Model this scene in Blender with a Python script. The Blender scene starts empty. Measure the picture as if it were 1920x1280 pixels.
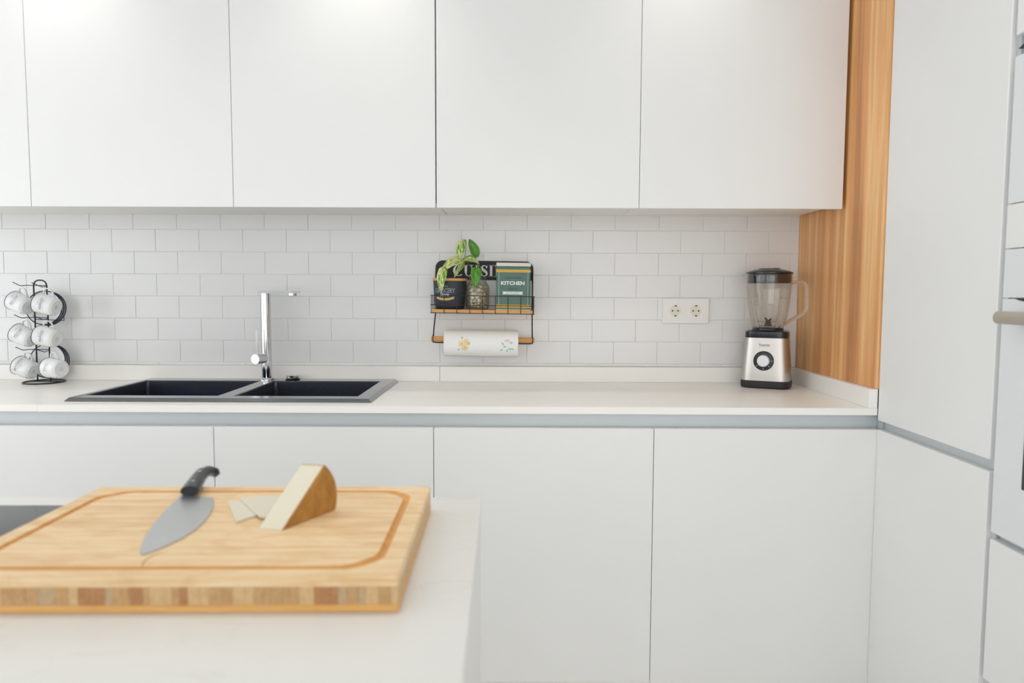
import bpy, bmesh, math, random
from mathutils import Vector, Matrix, noise as mnoise
PI = math.pi
random.seed(7)
SC = bpy.context.scene
COL = SC.collection

# ------------------------------------------------------------------ camera
cam_d = bpy.data.cameras.new('camera')
cam = bpy.data.objects.new('camera', cam_d); COL.objects.link(cam)
cam_d.sensor_width = 36.0
cam_d.sensor_fit = 'HORIZONTAL'
cam_d.lens = 36.0 * 1322.4 / 1920.0
cam_d.clip_start = 0.05
R_ = Vector((0.99998363, 0.00445391, 0.00359102)); U_ = Vector((-0.00389623, 0.07052517, 0.99750239)); B_ = Vector((0.00418952, -0.99750006, 0.07054137))
m = Matrix((R_, U_, B_)).transposed().to_4x4(); m.translation = Vector((0, -2.4486, 1.2117))
cam.matrix_world = m
cam_d.dof.use_dof = True
cam_d.dof.focus_distance = 2.25
cam_d.dof.aperture_fstop = 4.0
SC.camera = cam

# ------------------------------------------------------------------ world, lights, exposure
w = bpy.data.worlds.new('world'); SC.world = w; w.use_nodes = True
w.node_tree.nodes['Background'].inputs[0].default_value = (0.945, 0.965, 0.985, 1)
w.node_tree.nodes['Background'].inputs[1].default_value = 1.95

def area(name, loc, rot, sx, sy, power, color):
    l = bpy.data.lights.new(name, 'AREA'); l.shape = 'RECTANGLE'; l.size = sx; l.size_y = sy
    l.energy = power; l.color = color
    o = bpy.data.objects.new(name, l); o.location = loc; o.rotation_euler = rot; COL.objects.link(o); return o
# daylight through the left window, and an added fill lamp behind the camera
area('daylight_left', (-3.16, -2.40, 1.40), (0, math.radians(-90), 0), 1.3, 2.6, 9, (0.88, 0.94, 1.0))
area('fill_behind', (0.6, -4.86, 1.00), (math.radians(90), 0, 0), 2.0, 1.8, 6, (1.0, 0.975, 0.93))

SC.view_settings.view_transform = 'Standard'
SC.view_settings.look = 'None'
SC.view_settings.exposure = 0.0
SC.view_settings.gamma = 1.0
SC.view_settings.use_curve_mapping = False
SC.cycles.max_bounces = 10
SC.cycles.diffuse_bounces = 6
SC.cycles.transmission_bounces = 10
SC.cycles.glossy_bounces = 5
SC.cycles.transparent_max_bounces = 24
SC.cycles.sample_clamp_indirect = 6
try: SC.cycles.use_denoising = True
except Exception: pass

# ------------------------------------------------------------------ materials
def srgb(r, g, b):
    f = lambda c: (c/255/12.92) if c/255 <= 0.04045 else ((c/255+0.055)/1.055)**2.4
    return (f(r), f(g), f(b), 1)
def mat(name, col, rough=.5, metal=0, **kw):
    m = bpy.data.materials.new(name); m.use_nodes = True
    b = m.node_tree.nodes['Principled BSDF']
    b.inputs['Base Color'].default_value = col
    b.inputs['Roughness'].default_value = rough
    b.inputs['Metallic'].default_value = metal
    for k, v in kw.items(): b.inputs[k.replace('_', ' ')].default_value = v
    return m
def nd(m, t, **kw):
    n = m.node_tree.nodes.new(t)
    for k, v in kw.items(): setattr(n, k, v)
    return n
def lk(m, a, b): m.node_tree.links.new(a, b)
def coords(m, scale=(1, 1, 1), kind='Object'):
    tc = nd(m, 'ShaderNodeTexCoord'); mp = nd(m, 'ShaderNodeMapping')
    lk(m, tc.outputs[kind], mp.inputs['Vector']); mp.inputs['Scale'].default_value = scale
    return mp.outputs['Vector']
def ramp(m, fac, stops):
    r = nd(m, 'ShaderNodeValToRGB'); e = r.color_ramp.elements
    while len(e) < len(stops): e.new(0.5)
    for i, (p, c) in enumerate(stops): e[i].position = p; e[i].color = c
    lk(m, fac, r.inputs['Fac']); return r.outputs['Color']
def noise(m, vec, scale, detail=3, rough=.5, dist=0):
    n = nd(m, 'ShaderNodeTexNoise'); lk(m, vec, n.inputs['Vector'])
    n.inputs['Scale'].default_value = scale; n.inputs['Detail'].default_value = detail
    n.inputs['Roughness'].default_value = rough; n.inputs['Distortion'].default_value = dist
    return n.outputs['Fac']
def mixc(m, fac, a, b, mode='MIX'):
    x = nd(m, 'ShaderNodeMix', data_type='RGBA', blend_type=mode)
    for s, v in ((x.inputs[0], fac), (x.inputs[6], a), (x.inputs[7], b)):
        if isinstance(v, (int, float, tuple)): s.default_value = v
        else: lk(m, v, s)
    return x.outputs[2]
def bsdf(m): return m.node_tree.nodes['Principled BSDF']
def bump(m, h, strength=.1, dist=.001):
    b = nd(m, 'ShaderNodeBump'); b.inputs['Strength'].default_value = strength; b.inputs['Distance'].default_value = dist
    lk(m, h, b.inputs['Height']); lk(m, b.outputs[0], bsdf(m).inputs['Normal'])

def lacquer(name, col, rough, v=.01):
    m = mat(name, col, rough)
    f = noise(m, coords(m), 3.0, 2)
    a = tuple(c*(1-v) for c in col[:3])+(1,); b = tuple(min(1, c*(1+v)) for c in col[:3])+(1,)
    lk(m, ramp(m, f, [(0.3, a), (0.7, b)]), bsdf(m).inputs['Base Color'])
    bump(m, noise(m, coords(m), 900, 2), .03, .0003)
    return m
M = {}
M['door'] = lacquer('white_lacquer', (.80, .80, .79, 1), .38)
M['carcass'] = lacquer('carcass_melamine', (.88, .87, .84, 1), .5)
M['tile'] = lacquer('tile_glaze', (.77, .77, .765, 1), .22, .015)
M['grout'] = lacquer('grout', (.80, .79, .77, 1), .9)
M['counter'] = lacquer('counter_stone', (.90, .88, .84, 1), .33)
M['wall'] = lacquer('wall_paint', (.82, .82, .80, 1), .8)
M['ceiling'] = lacquer('ceiling_paint', (.76, .76, .75, 1), .9)
M['floor'] = lacquer('floor_tile', (.76, .745, .72, 1), .4)
M['frame_dark'] = mat('dark_window_frame', (.03, .032, .036, 1), .4)
M['plinth'] = mat('plinth', (.6, .6, .6, 1), .4)
M['alu'] = lacquer('aluminium_profile', (.60, .635, .65, 1), .5)
bsdf(M['alu']).inputs['Metallic'].default_value = .35
M['chrome'] = mat('chrome', (.66, .67, .69, 1), .07, 1)
M['dark_gap'] = mat('dark_gap', (.03, .02, .015, 1), .8)
M['brass'] = mat('plain_steel', (.6, .6, .58, 1), .25, 1)
M['black_wire'] = mat('black_wire', (.012, .012, .016, 1), .4)
M['black_paint'] = mat('black_paint', (.012, .012, .018, 1), .55)
M['black_plastic'] = mat('black_plastic', (.012, .013, .018, 1), .18)
M['black_matte'] = mat('black_matte', (.015, .014, .014, 1), .5)
M['enamel'] = mat('white_enamel', (.83, .84, .84, 1), .16)
M['enamel_rim'] = mat('enamel_rim', (.02, .025, .06, 1), .3)
M['ink'] = mat('grey_ink', (.17, .18, .22, 1), .5)
M['ink_light'] = mat('faded_ink', (.36, .38, .42, 1), .5)
M['white_print'] = mat('white_print', (.78, .79, .78, 1), .6)
M['grey_print'] = mat('grey_print', (.30, .33, .38, 1), .6)
M['socket'] = mat('socket_plastic', (.81, .80, .77, 1), .3)
M['socket_in'] = mat('socket_insert', (.74, .70, .60, 1), .35)
M['hole'] = mat('socket_hole', (.01, .01, .01, 1), .6)
M['gold'] = mat('gold_print', (.62, .42, .14, 1), .5)
M['yellow'] = mat('mustard_print', (.66, .40, .04, 1), .45)
M['green'] = lacquer('green_tin', (.075, .155, .125, 1), .4, .06)
M['dark_green'] = mat('dark_green_print', (.02, .05, .04, 1), .5)
M['cream'] = mat('cream_lid', (.70, .68, .60, 1), .4)
M['navy'] = mat('navy_ceramic', (.020, .024, .038, 1), .45)
M['rose_y'] = mat('yellow_flower_print', (.86, .68, .38, 1), .9)
M['rose_o'] = mat('orange_flower_print', (.84, .50, .26, 1), .9)
M['rose_p'] = mat('pink_flower_print', (.80, .60, .50, 1), .9)
M['leaf_p'] = mat('leaf_print', (.36, .60, .46, 1), .9)
M['oven_glass'] = mat('white_oven_glass', (.73, .755, .765, 1), .08)
M['oven_dark'] = mat('dark_oven_glass', (.02, .022, .03, 1), .06)
M['handle'] = mat('beige_handle', (.42, .38, .32, 1), .35)
bsdf(M['handle']).inputs['Metallic'].default_value = .3
M['cooktop'] = mat('cooktop_glass', (.02, .022, .028, 1), .05, 0, IOR=1.95)
M['blade'] = mat('blade_steel', (.62, .63, .64, 1), .32, 1)
M['knob_face'] = mat('knob_face', (.72, .70, .72, 1), .35, .4)
M['rubber'] = mat('tan_stem', (.30, .22, .10, 1), .6)
M['stem'] = mat('green_stem', (.16, .24, .06, 1), .5)

# paper towel
m = mat('paper', (.86, .86, .85, 1), .95); M['paper'] = m
v = nd(m, 'ShaderNodeTexVoronoi'); lk(m, coords(m), v.inputs['Vector']); v.inputs['Scale'].default_value = 170
bump(m, v.outputs['Distance'], .35, .001)
# granite sink
m = mat('granite_sink', (.02, .022, .03, 1), .36, 0, Coat_Weight=1.0, Coat_Roughness=.10, Coat_IOR=1.5, IOR=1.3); M['sink'] = m
f = noise(m, coords(m), 900, 2)
lk(m, ramp(m, f, [(.45, (.014, .017, .030, 1)), (.64, (.022, .027, .044, 1)), (.74, (.10, .11, .15, 1))]), bsdf(m).inputs['Base Color'])
m2 = m.copy(); m2.name = 'granite_sink_rim'; M['sink_rim'] = m2
bsdf(m2).inputs['Coat IOR'].default_value = 2.2; bsdf(m2).inputs['Coat Roughness'].default_value = .16
# marble-look island top
m = mat('marble_top', (.77, .76, .74, 1), .28); M['marble'] = m
f = noise(m, coords(m, (1, 2.6, 1)), 2.4, 8, .62, 1.2)
lk(m, ramp(m, f, [(.0, (.75, .745, .725, 1)), (.492, (.75, .745, .725, 1)), (.5, (.70, .69, .66, 1)), (.508, (.75, .745, .725, 1)), (1, (.75, .745, .725, 1))]), bsdf(m).inputs['Base Color'])
# walnut/oak veneer side panel (vertical grain, runs along z; varies along y)
m = mat('wood_veneer', (.5, .3, .15, 1), .42); M['veneer'] = m
v1 = coords(m, (1, 1, .035)); f1 = noise(m, v1, 13, 3, .5, .3)
v2 = coords(m, (1, 1, .05)); f2 = noise(m, v2, 90, 4, .6, .3)
c1 = ramp(m, f1, [(.30, srgb(192, 134, 84)), (.42, srgb(220, 158, 102)), (.50, srgb(234, 176, 116)), (.56, srgb(245, 198, 140)), (.62, srgb(226, 166, 108)), (.75, srgb(204, 144, 92))])
c2 = ramp(m, f2, [(.30, (.84, .80, .76, 1)), (.6, (1, 1, 1, 1))])
c3 = mixc(m, .75, c1, c2, 'MULTIPLY')
vk = nd(m, 'ShaderNodeTexVoronoi'); lk(m, coords(m, (1, 2.2, .9)), vk.inputs['Vector']); vk.inputs['Scale'].default_value = 3.1
k = ramp(m, vk.outputs['Distance'], [(.0, (.62, .55, .5, 1)), (.06, (.8, .76, .72, 1)), (.1, (1, 1, 1, 1))])
lk(m, mixc(m, 1.0, c3, k, 'MULTIPLY'), bsdf(m).inputs['Base Color'])
bump(m, f2, .12, .0006)
# bamboo board materials
def bamboo(name, tones, sc=(1.2, 26, 20), mottling=.35, rough=.5):
    m = mat(name, (.8, .6, .35, 1), rough)
    f = noise(m, coords(m, sc), 4.0, 5, .6, .6)
    c = ramp(m, f, [(.28, srgb(*tones[0])), (.5, srgb(*tones[1])), (.72, srgb(*tones[2]))])
    f2 = noise(m, coords(m, (5, 11, 5)), 3.2, 5, .65, .8)
    c2 = ramp(m, f2, [(.36, (.88, .78, .64, 1)), (.54, (1, 1, 1, 1))])
    lk(m, mixc(m, mottling, c, c2, 'MULTIPLY'), bsdf(m).inputs['Base Color'])
    f3 = noise(m, coords(m, (60, 400, 100)), 1.0, 2)
    bump(m, f3, .15, .0006)
    return m
M['board'] = bamboo('bamboo_top', [(214, 174, 126), (230, 200, 156), (240, 217, 180)], mottling=.8)
M['groove'] = bamboo('bamboo_groove', [(202, 142, 72), (216, 160, 88), (224, 172, 104)], mottling=.4)
M['board_edge'] = bamboo('bamboo_edge', [(212, 156, 84), (226, 174, 102), (234, 188, 124)], mottling=.3)
STRIPS = [bamboo('bamboo_strip_%s' % n, t, sc=(60, 2, 30), mottling=.3) for n, t in (
    ('pale', [(196, 160, 112), (208, 174, 126), (216, 184, 138)]),
    ('tan', [(178, 138, 90), (192, 152, 104), (202, 164, 116)]),
    ('brown', [(160, 112, 70), (176, 126, 80), (186, 138, 92)]),
    ('grey', [(176, 148, 110), (188, 160, 122), (196, 170, 132)]))]
M['shelf_wood'] = bamboo('shelf_wood', [(196, 140, 76), (214, 160, 94), (226, 178, 114)], sc=(3, 60, 60), mottling=.3)
# brushed steel (vertical banding comes from the soft anisotropic reflection)
m = mat('brushed_steel', (.50, .47, .44, 1), .30, 1); M['steel'] = m
bsdf(m).inputs['Anisotropic'].default_value = .6
f = noise(m, coords(m, (6, 6, 500)), 3, 2); bump(m, f, .04, .0003)
# glass
def thin_glass(name, tint, ior):
    m = bpy.data.materials.new(name); m.use_nodes = True; nt = m.node_tree; nt.nodes.clear()
    out = nt.nodes.new('ShaderNodeOutputMaterial'); mx = nt.nodes.new('ShaderNodeMixShader'); lw = nt.nodes.new('ShaderNodeLayerWeight'); pw = nt.nodes.new('ShaderNodeMath'); fr = nt.nodes.new('ShaderNodeMath')
    tr = nt.nodes.new('ShaderNodeBsdfTransparent'); gl = nt.nodes.new('ShaderNodeBsdfGlossy')
    lw.inputs['Blend'].default_value = .5; pw.operation = 'POWER'; pw.inputs[1].default_value = 4.0; nt.links.new(lw.outputs['Facing'], pw.inputs[0])
    fr.operation = 'MULTIPLY_ADD'; fr.inputs[1].default_value = .85; fr.inputs[2].default_value = ior; nt.links.new(pw.outputs[0], fr.inputs[0]); tr.inputs['Color'].default_value = tint; gl.inputs['Roughness'].default_value = .03
    nt.links.new(fr.outputs[0], mx.inputs[0]); nt.links.new(tr.outputs[0], mx.inputs[1]); nt.links.new(gl.outputs[0], mx.inputs[2]); nt.links.new(mx.outputs[0], out.inputs[0])
    return m
M['jug_glass'] = thin_glass('jug_glass', (.955, .955, .94, 1), .05)
M['thin_jar_glass'] = thin_glass('thin_jar_glass', (.95, .965, .95, 1), .05)
M['glass'] = mat('clear_glass', (1, 1, 1, 1), .0, 0, Transmission_Weight=1.0, IOR=1.46, Alpha=.6)
M['jar_glass'] = mat('jar_glass', (.97, .99, .98, 1), .0, 0, Transmission_Weight=1.0, IOR=1.45, Alpha=.45)
# cheese
m = mat('cheese_paste', (.68, .645, .52, 1), .45, 0, Subsurface_Weight=.15, Subsurface_Radius=(.01, .008, .004), Subsurface_Scale=.5); M['cheese'] = m
bump(m, noise(m, coords(m), 160, 3), .2, .001)
m = mat('cheese_rind', (.45, .25, .07, 1), .55); M['rind'] = m
f = noise(m, coords(m), 60, 4, .6)
lk(m, ramp(m, f, [(.3, srgb(158, 108, 42)), (.55, srgb(180, 128, 58)), (.75, srgb(196, 146, 76))]), bsdf(m).inputs['Base Color'])
v = nd(m, 'ShaderNodeTexWave', wave_type='BANDS'); lk(m, coords(m, (1, 1, 1)), v.inputs['Vector']); v.inputs['Scale'].default_value = 120
bump(m, v.outputs['Fac'], .2, .0008)
# leaves
def leafmat(name, amount):
    m = mat(name, (.1, .3, .04, 1), .38)
    vec = coords(m, (3.2, 1.6, 1), 'UV')
    f = noise(m, vec, 1.9, 4, .6, .8)
    lo, hi = srgb(58, 120, 30), srgb(92, 156, 48)
    cr = srgb(222, 222, 150)
    c = ramp(m, f, [(.25, lo), (.62-amount*.42, hi), (.66-amount*.36, cr), (1, srgb(238, 236, 190))])
    tc = nd(m, 'ShaderNodeTexCoord'); sp = nd(m, 'ShaderNodeSeparateXYZ'); lk(m, tc.outputs['UV'], sp.inputs[0])
    s = nd(m, 'ShaderNodeMath', operation='SUBTRACT'); lk(m, sp.outputs[0], s.inputs[0]); s.inputs[1].default_value = .5
    a = nd(m, 'ShaderNodeMath', operation='ABSOLUTE'); lk(m, s.outputs[0], a.inputs[0])
    mid = ramp(m, a.outputs[0], [(.0, (1, 1, 1, 1)), (.035, (0, 0, 0, 1))])
    lk(m, mixc(m, mid, c, srgb(150, 186, 96)), bsdf(m).inputs['Base Color'])
    return m
M['leaf_green'] = leafmat('leaf_green', -.25)
M['leaf_var'] = leafmat('leaf_variegated', .35)
M['leaf_pale'] = leafmat('leaf_mostly_cream', .52)
m = mat('dried_mushroom', (.6, .5, .35, 1), .8); M['mushroom'] = m
f = noise(m, coords(m), 90, 3)
lk(m, ramp(m, f, [(.3, srgb(150, 122, 84)), (.5, srgb(206, 184, 146)), (.7, srgb(232, 218, 190))]), bsdf(m).inputs['Base Color'])

# ------------------------------------------------------------------ object helpers
def link(name, me, material, parent=None, local=False, smooth=False):
    o = bpy.data.objects.new(name, me); COL.objects.link(o)
    if material is not None and not me.materials: me.materials.append(material)
    if smooth:
        for p in me.polygons: p.use_smooth = True
    if parent is not None:
        if not local: me.transform(parent.matrix_basis.inverted() if parent.parent is None else (parent.parent.matrix_basis @ parent.matrix_basis).inverted())
        o.parent = parent
    return o
def tag(o, label=None, cat=None, group=None, kind=None):
    if label: o['label'] = label
    if cat: o['category'] = cat
    if group: o['group'] = group
    if kind: o['kind'] = kind
    return o
def thing(name, label, cat, loc=(0, 0, 0), rotz=0, group=None, mtx=None):
    o = bpy.data.objects.new(name, None); COL.objects.link(o)
    o.empty_display_size = .05
    if mtx is not None: o.matrix_basis = mtx
    else: o.matrix_basis = Matrix.Translation(loc) @ Matrix.Rotation(rotz, 4, 'Z')
    return tag(o, label, cat, group)

class MB:
    """collects shapes into one mesh"""
    def __init__(s): s.bm = bmesh.new()
    def box(s, x0, x1, y0, y1, z0, z1, bev=0, seg=1):
        r = bmesh.ops.create_cube(s.bm, size=1)
        vs = r['verts']
        for v in vs:
            v.co = Vector(((x0+x1)/2+v.co.x*(x1-x0), (y0+y1)/2+v.co.y*(y1-y0), (z0+z1)/2+v.co.z*(z1-z0)))
        if bev:
            es = list({e for v in vs for e in v.link_edges})
            bmesh.ops.bevel(s.bm, geom=es, offset=bev, segments=seg, affect='EDGES', profile=.5)
        return s
    def poly(s, pts, faces):
        vs = [s.bm.verts.new(p) for p in pts]
        for f in faces:
            try: s.bm.faces.new([vs[i] for i in f])
            except ValueError: pass
        return s
    def prism(s, outline, mapf, d0, d1):
        """outline (u,v) list; mapf(u,v,d)->xyz"""
        n = len(outline)
        pts = [mapf(u, v, d0) for u, v in outline]+[mapf(u, v, d1) for u, v in outline]
        fs = [list(range(n))[::-1], list(range(n, 2*n))]+[[i, (i+1) % n, n+(i+1) % n, n+i] for i in range(n)]
        return s.poly(pts, fs)
    def lathe(s, prof, seg=32, mtx=None, closed=False):
        rings = []
        for r, z in prof:
            if r < 1e-6: rings.append([s.bm.verts.new((0, 0, z))])
            else: rings.append([s.bm.verts.new((r*math.cos(2*PI*i/seg), r*math.sin(2*PI*i/seg), z)) for i in range(seg)])
        pairs = list(zip(rings, rings[1:]))
        if closed: pairs.append((rings[-1], rings[0]))
        for a, b in pairs:
            for i in range(seg):
                j = (i+1) % seg
                if len(a) == 1 and len(b) == 1: continue
                if len(a) == 1: f = [a[0], b[j], b[i]]
                elif len(b) == 1: f = [a[i], a[j], b[0]]
                else: f = [a[i], a[j], b[j], b[i]]
                s.bm.faces.new(f)
        if mtx is not None: bmesh.ops.transform(s.bm, matrix=mtx, verts=[v for r in rings for v in r])
        return s
    def tube(s, pts, r, seg=8, closed=False, sx=1, sy=1, up=None, radii=None):
        pts = [Vector(p) for p in pts]; n = len(pts)
        rings = []; prev = None
        for i, p in enumerate(pts):
            if closed: t = pts[(i+1) % n]-pts[i-1]
            else: t = pts[min(i+1, n-1)]-pts[max(i-1, 0)]
            t.normalize()
            if prev is None:
                a = Vector(up) if up else (Vector((0, 0, 1)) if abs(t.z) < .9 else Vector((1, 0, 0)))
            else: a = prev
            a = (a-t*a.dot(t)).normalized(); prev = a; b = t.cross(a)
            rr = radii[i] if radii else r
            rings.append([s.bm.verts.new(p+a*rr*sx*math.cos(2*PI*k/seg)+b*rr*sy*math.sin(2*PI*k/seg)) for k in range(seg)])
        pr = list(zip(rings, rings[1:]))
        if closed: pr.append((rings[-1], rings[0]))
        for A, B in pr:
            for k in range(seg):
                j = (k+1) % seg; s.bm.faces.new([A[k], A[j], B[j], B[k]])
        if not closed:
            s.bm.faces.new(rings[0][::-1]); s.bm.faces.new(rings[-1])
        return s
    def build(s, name, material, parent=None, local=False, smooth=False, bevel=0, autos=None):
        bmesh.ops.recalc_face_normals(s.bm, faces=s.bm.faces)
        me = bpy.data.meshes.new(name); s.bm.to_mesh(me); s.bm.free()
        o = link(name, me, material, parent, local, smooth or autos is not None)
        if autos is not None:
            try: me.set_sharp_from_angle(angle=math.radians(autos))
            except Exception: pass
        return o
def box(name, x0, x1, y0, y1, z0, z1, material, parent=None, bev=0, local=False, seg=1):
    return MB().box(x0, x1, y0, y1, z0, z1, bev, seg).build(name, material, parent, local)
def struct(o): o['kind'] = 'structure'; return o
def fillet(pts, r, n=5, closed=False):
    pts = [Vector(p) for p in pts]; out = []; N = len(pts)
    for i, p in enumerate(pts):
        if not closed and i in (0, N-1): out.append(p); continue
        a = pts[i-1]; b = pts[(i+1) % N]
        da = (a-p); db = (b-p); rr = min(r, da.length*.49, db.length*.49)
        A = p+da.normalized()*rr; B = p+db.normalized()*rr
        for k in range(n+1):
            t = k/n; out.append(A*(1-t)**2+p*2*t*(1-t)+B*t*t)
    return out
def rrect(x0, x1, y0, y1, r, n=5):
    out = []
    for cx, cy, a0 in ((x1-r, y1-r, 0), (x0+r, y1-r, 90), (x0+r, y0+r, 180), (x1-r, y0+r, 270)):
        for k in range(n+1):
            a = math.radians(a0+90*k/n); out.append((cx+r*math.cos(a), cy+r*math.sin(a)))
    return out

# writing: built-in font turned to flat mesh, then mapped onto a surface
_txt = {}
def text2d(s, offset=0.0, shear=0.0):
    key = (s, offset, shear)
    if key in _txt: return _txt[key]
    c = bpy.data.curves.new('t', 'FONT'); c.body = s; c.size = 1; c.offset = offset; c.shear = shear; c.resolution_u = 3
    o = bpy.data.objects.new('t', c); COL.objects.link(o)
    dg = bpy.context.evaluated_depsgraph_get(); dg.update()
    me = o.evaluated_get(dg).to_mesh()
    vs = [(v.co.x, v.co.y) for v in me.vertices]; fs = [list(p.vertices) for p in me.polygons]
    o.evaluated_get(dg).to_mesh_clear()
    bpy.data.objects.remove(o); bpy.data.curves.remove(c)
    x0 = min(v[0] for v in vs); x1 = max(v[0] for v in vs); y0 = min(v[1] for v in vs); y1 = max(v[1] for v in vs)
    vs = [((x-(x0+x1)/2)/(x1-x0), (y-(y0+y1)/2)/(y1-y0)) for x, y in vs]
    _txt[key] = (vs, fs); return _txt[key]
def lettering(items, mapf, material, parent, name='lettering', local=False):
    """items: (string, cu, cv, width, height, offset, shear)"""
    b = MB()
    for s, cu, cv, wd, ht, off, sh in items:
        vs, fs = text2d(s, off, sh)
        b.poly([mapf(cu+x*wd, cv+y*ht) for x, y in vs], fs)
    me = bpy.data.meshes.new(name); b.bm.to_mesh(me); b.bm.free()
    return link(name, me, material, parent, local)

# ------------------------------------------------------------------ key dimensions (metres)
ZC = .900            # worktop height
YB = -.5521          # base door face
YU = -.3417          # wall cabinet door face
XR = .9770           # wooden side panel face
XT = .9835           # tall unit door face

# ================================================================== SETTING
floor = struct(box('floor', -3.3, 2.2, -5.1, .3, -.06, 0, M['floor']))
ceiling = struct(box('ceiling', -3.3, 2.2, -5.1, .3, 2.45, 2.51, M['ceiling']))
wall_back = struct(box('wall_back', -3.3, 1.75, .0020, .16, 0, 2.6, M['grout']))
wall_right = struct(box('wall_right', 1.62, 1.72, -5.0, .0020, 0, 2.6, M['wall']))
b = MB()   # left side, unseen: opened almost to the back wall to let sky light in
b.box(-3.3, -3.2, -.30, .0020, 0, 2.45); b.box(-3.3, -3.2, -5.0, -4.9, 0, 2.45)
wall_left = struct(b.build('wall_left', M['wall']))
b = MB()   # unseen wall behind the camera, opened wide to let light in
b.box(-3.2, -2.45, -5.0, -4.9, 0, 2.6); b.box(1.65, 1.62, -5.0, -4.9, 0, 2.6)
b.box(-2.45, 1.62, -5.0, -4.9, 2.4, 2.6)
wall_front = struct(b.build('wall_front', M['wall']))
def window(name, horiz, a0, a1, z0, z1, p):
    r = bpy.data.objects.new(name, None); COL.objects.link(r); r['kind'] = 'structure'
    r.location = ((a0+a1)/2, p, z0) if horiz else (p, (a0+a1)/2, z0)
    t = .05
    fb = MB()
    def bx(u0, u1, v0, v1):
        if horiz: fb.box(u0, u1, p-.03, p+.03, v0, v1)
        else: fb.box(p-.03, p+.03, u0, u1, v0, v1)
    bx(a0, a1, z0, z0+t); bx(a0, a1, z1-t, z1); bx(a0, a0+t, z0+t, z1-t); bx(a1-t, a1, z0+t, z1-t)
    for q_ in (.25, .5, .75): bx(a0+(a1-a0)*q_-t/2, a0+(a1-a0)*q_+t/2, z0+t, z1-t)  # bars added, and frames dark, for streaks reflected in the chrome tap
    fb.build('window_frame', M['frame_dark'], r)
    return r
window('window_1', False, -4.90, -.30, 0, 2.45, -3.25)
window('window_2', True, -2.45, 1.62, 0.0, 2.4, -4.95)

# wall tiles, each one a chamfered piece of the back wall
TP, TH = .1511, .07655
TX, TZ = -1.6966, 1.4216
def tile_mesh(wd, ht):
    g = .0008; c = .0009
    x, z = wd/2-g, ht/2-g
    pts = [(-x, .0018, -z), (x, .0018, -z), (x, .0018, z), (-x, .0018, z),
           (-x, .0004, -z), (x, .0004, -z), (x, .0004, z), (-x, .0004, z),
           (-x+c, 0, -z+c), (x-c, 0, -z+c), (x-c, 0, z-c), (-x+c, 0, z-c)]
    fs = [[8, 9, 10, 11]]
    for o_ in (0, 4):
        for i in range(4):
            j = (i+1) % 4; fs.append([o_+i, o_+j, o_+4+j, o_+4+i])
    me = bpy.data.meshes.new('tile'); me.from_pydata(pts, [], fs); me.materials.append(M['tile'])
    return me
_tm = {}
def tile(x0, x1, z0, z1):
    k = (round(x1-x0, 4), round(z1-z0, 4))
    if k not in _tm: _tm[k] = tile_mesh(*k)
    o = bpy.data.objects.new('tile', _tm[k]); COL.objects.link(o); o.parent = wall_back
    o.location = ((x0+x1)/2, random.uniform(0, .0002), (z0+z1)/2)
    o.rotation_euler = (random.uniform(-.0016, .0016), 0, random.uniform(-.0016, .0016))
rows = [(TZ-mm*TH, TZ-(mm+1)*TH) for mm in range(-1, 6)] + [(TZ-6*TH, .9530)]
for ri, (zt, zb) in enumerate(rows):
    off = 0 if ri % 2 == 1 else .5
    n = -3
    while True:
        a = TX+(n+off)*TP; c = a+TP; n += 1
        if a > XR-.005: break
        if c < -2.1: continue
        tile(a, min(c, XR-.001), zb, zt)

# downlights in the ceiling, near the wall cabinets: they make the scallops of light on the doors
CZ = 2.4497
place = (('left', 'middle', 'right'), (-1.33, -.4456, .4817), -.485, 'close to the wall cabinets', (7.6, 7.6, 5.2)), (('left', 'middle', 'right'), (-1.30, -.20, .85), -1.45, 'added over the island as fill', (16, 16, 16))  # second row is an added fill for worktop and island
for names, xs_, y_, where, power in place:
    for nm, x, pw in zip(names, xs_, power):
        t = thing('ceiling_spotlight', '%s one of three recessed ceiling spots %s' % (nm, where), 'ceiling light', (x, y_, CZ), group='recessed ceiling spots %s' % where)
        MB().lathe([(.032, .0), (.045, 0), (.045, -.004), (.032, -.006)], 24, Matrix.Translation((x, y_, CZ)), closed=True).build('trim_ring', M['door'], t)
        MB().lathe([(0, -.0015), (.031, -.0015), (.031, -.0005), (0, -.0005)], 20, Matrix.Translation((x, y_, CZ))).build('lens', M['white_print'], t)
        l = bpy.data.lights.new('spot_lamp', 'SPOT'); l.energy = pw; l.color = (1, .965, .90)
        l.spot_size = math.radians(92 if pw < 10 else 130); l.spot_blend = 1.0; l.shadow_soft_size = .03 if pw < 10 else .12
        lo = bpy.data.objects.new('spot_lamp', l); COL.objects.link(lo); lo.parent = t; lo.location = (0, 0, -.015)

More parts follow.
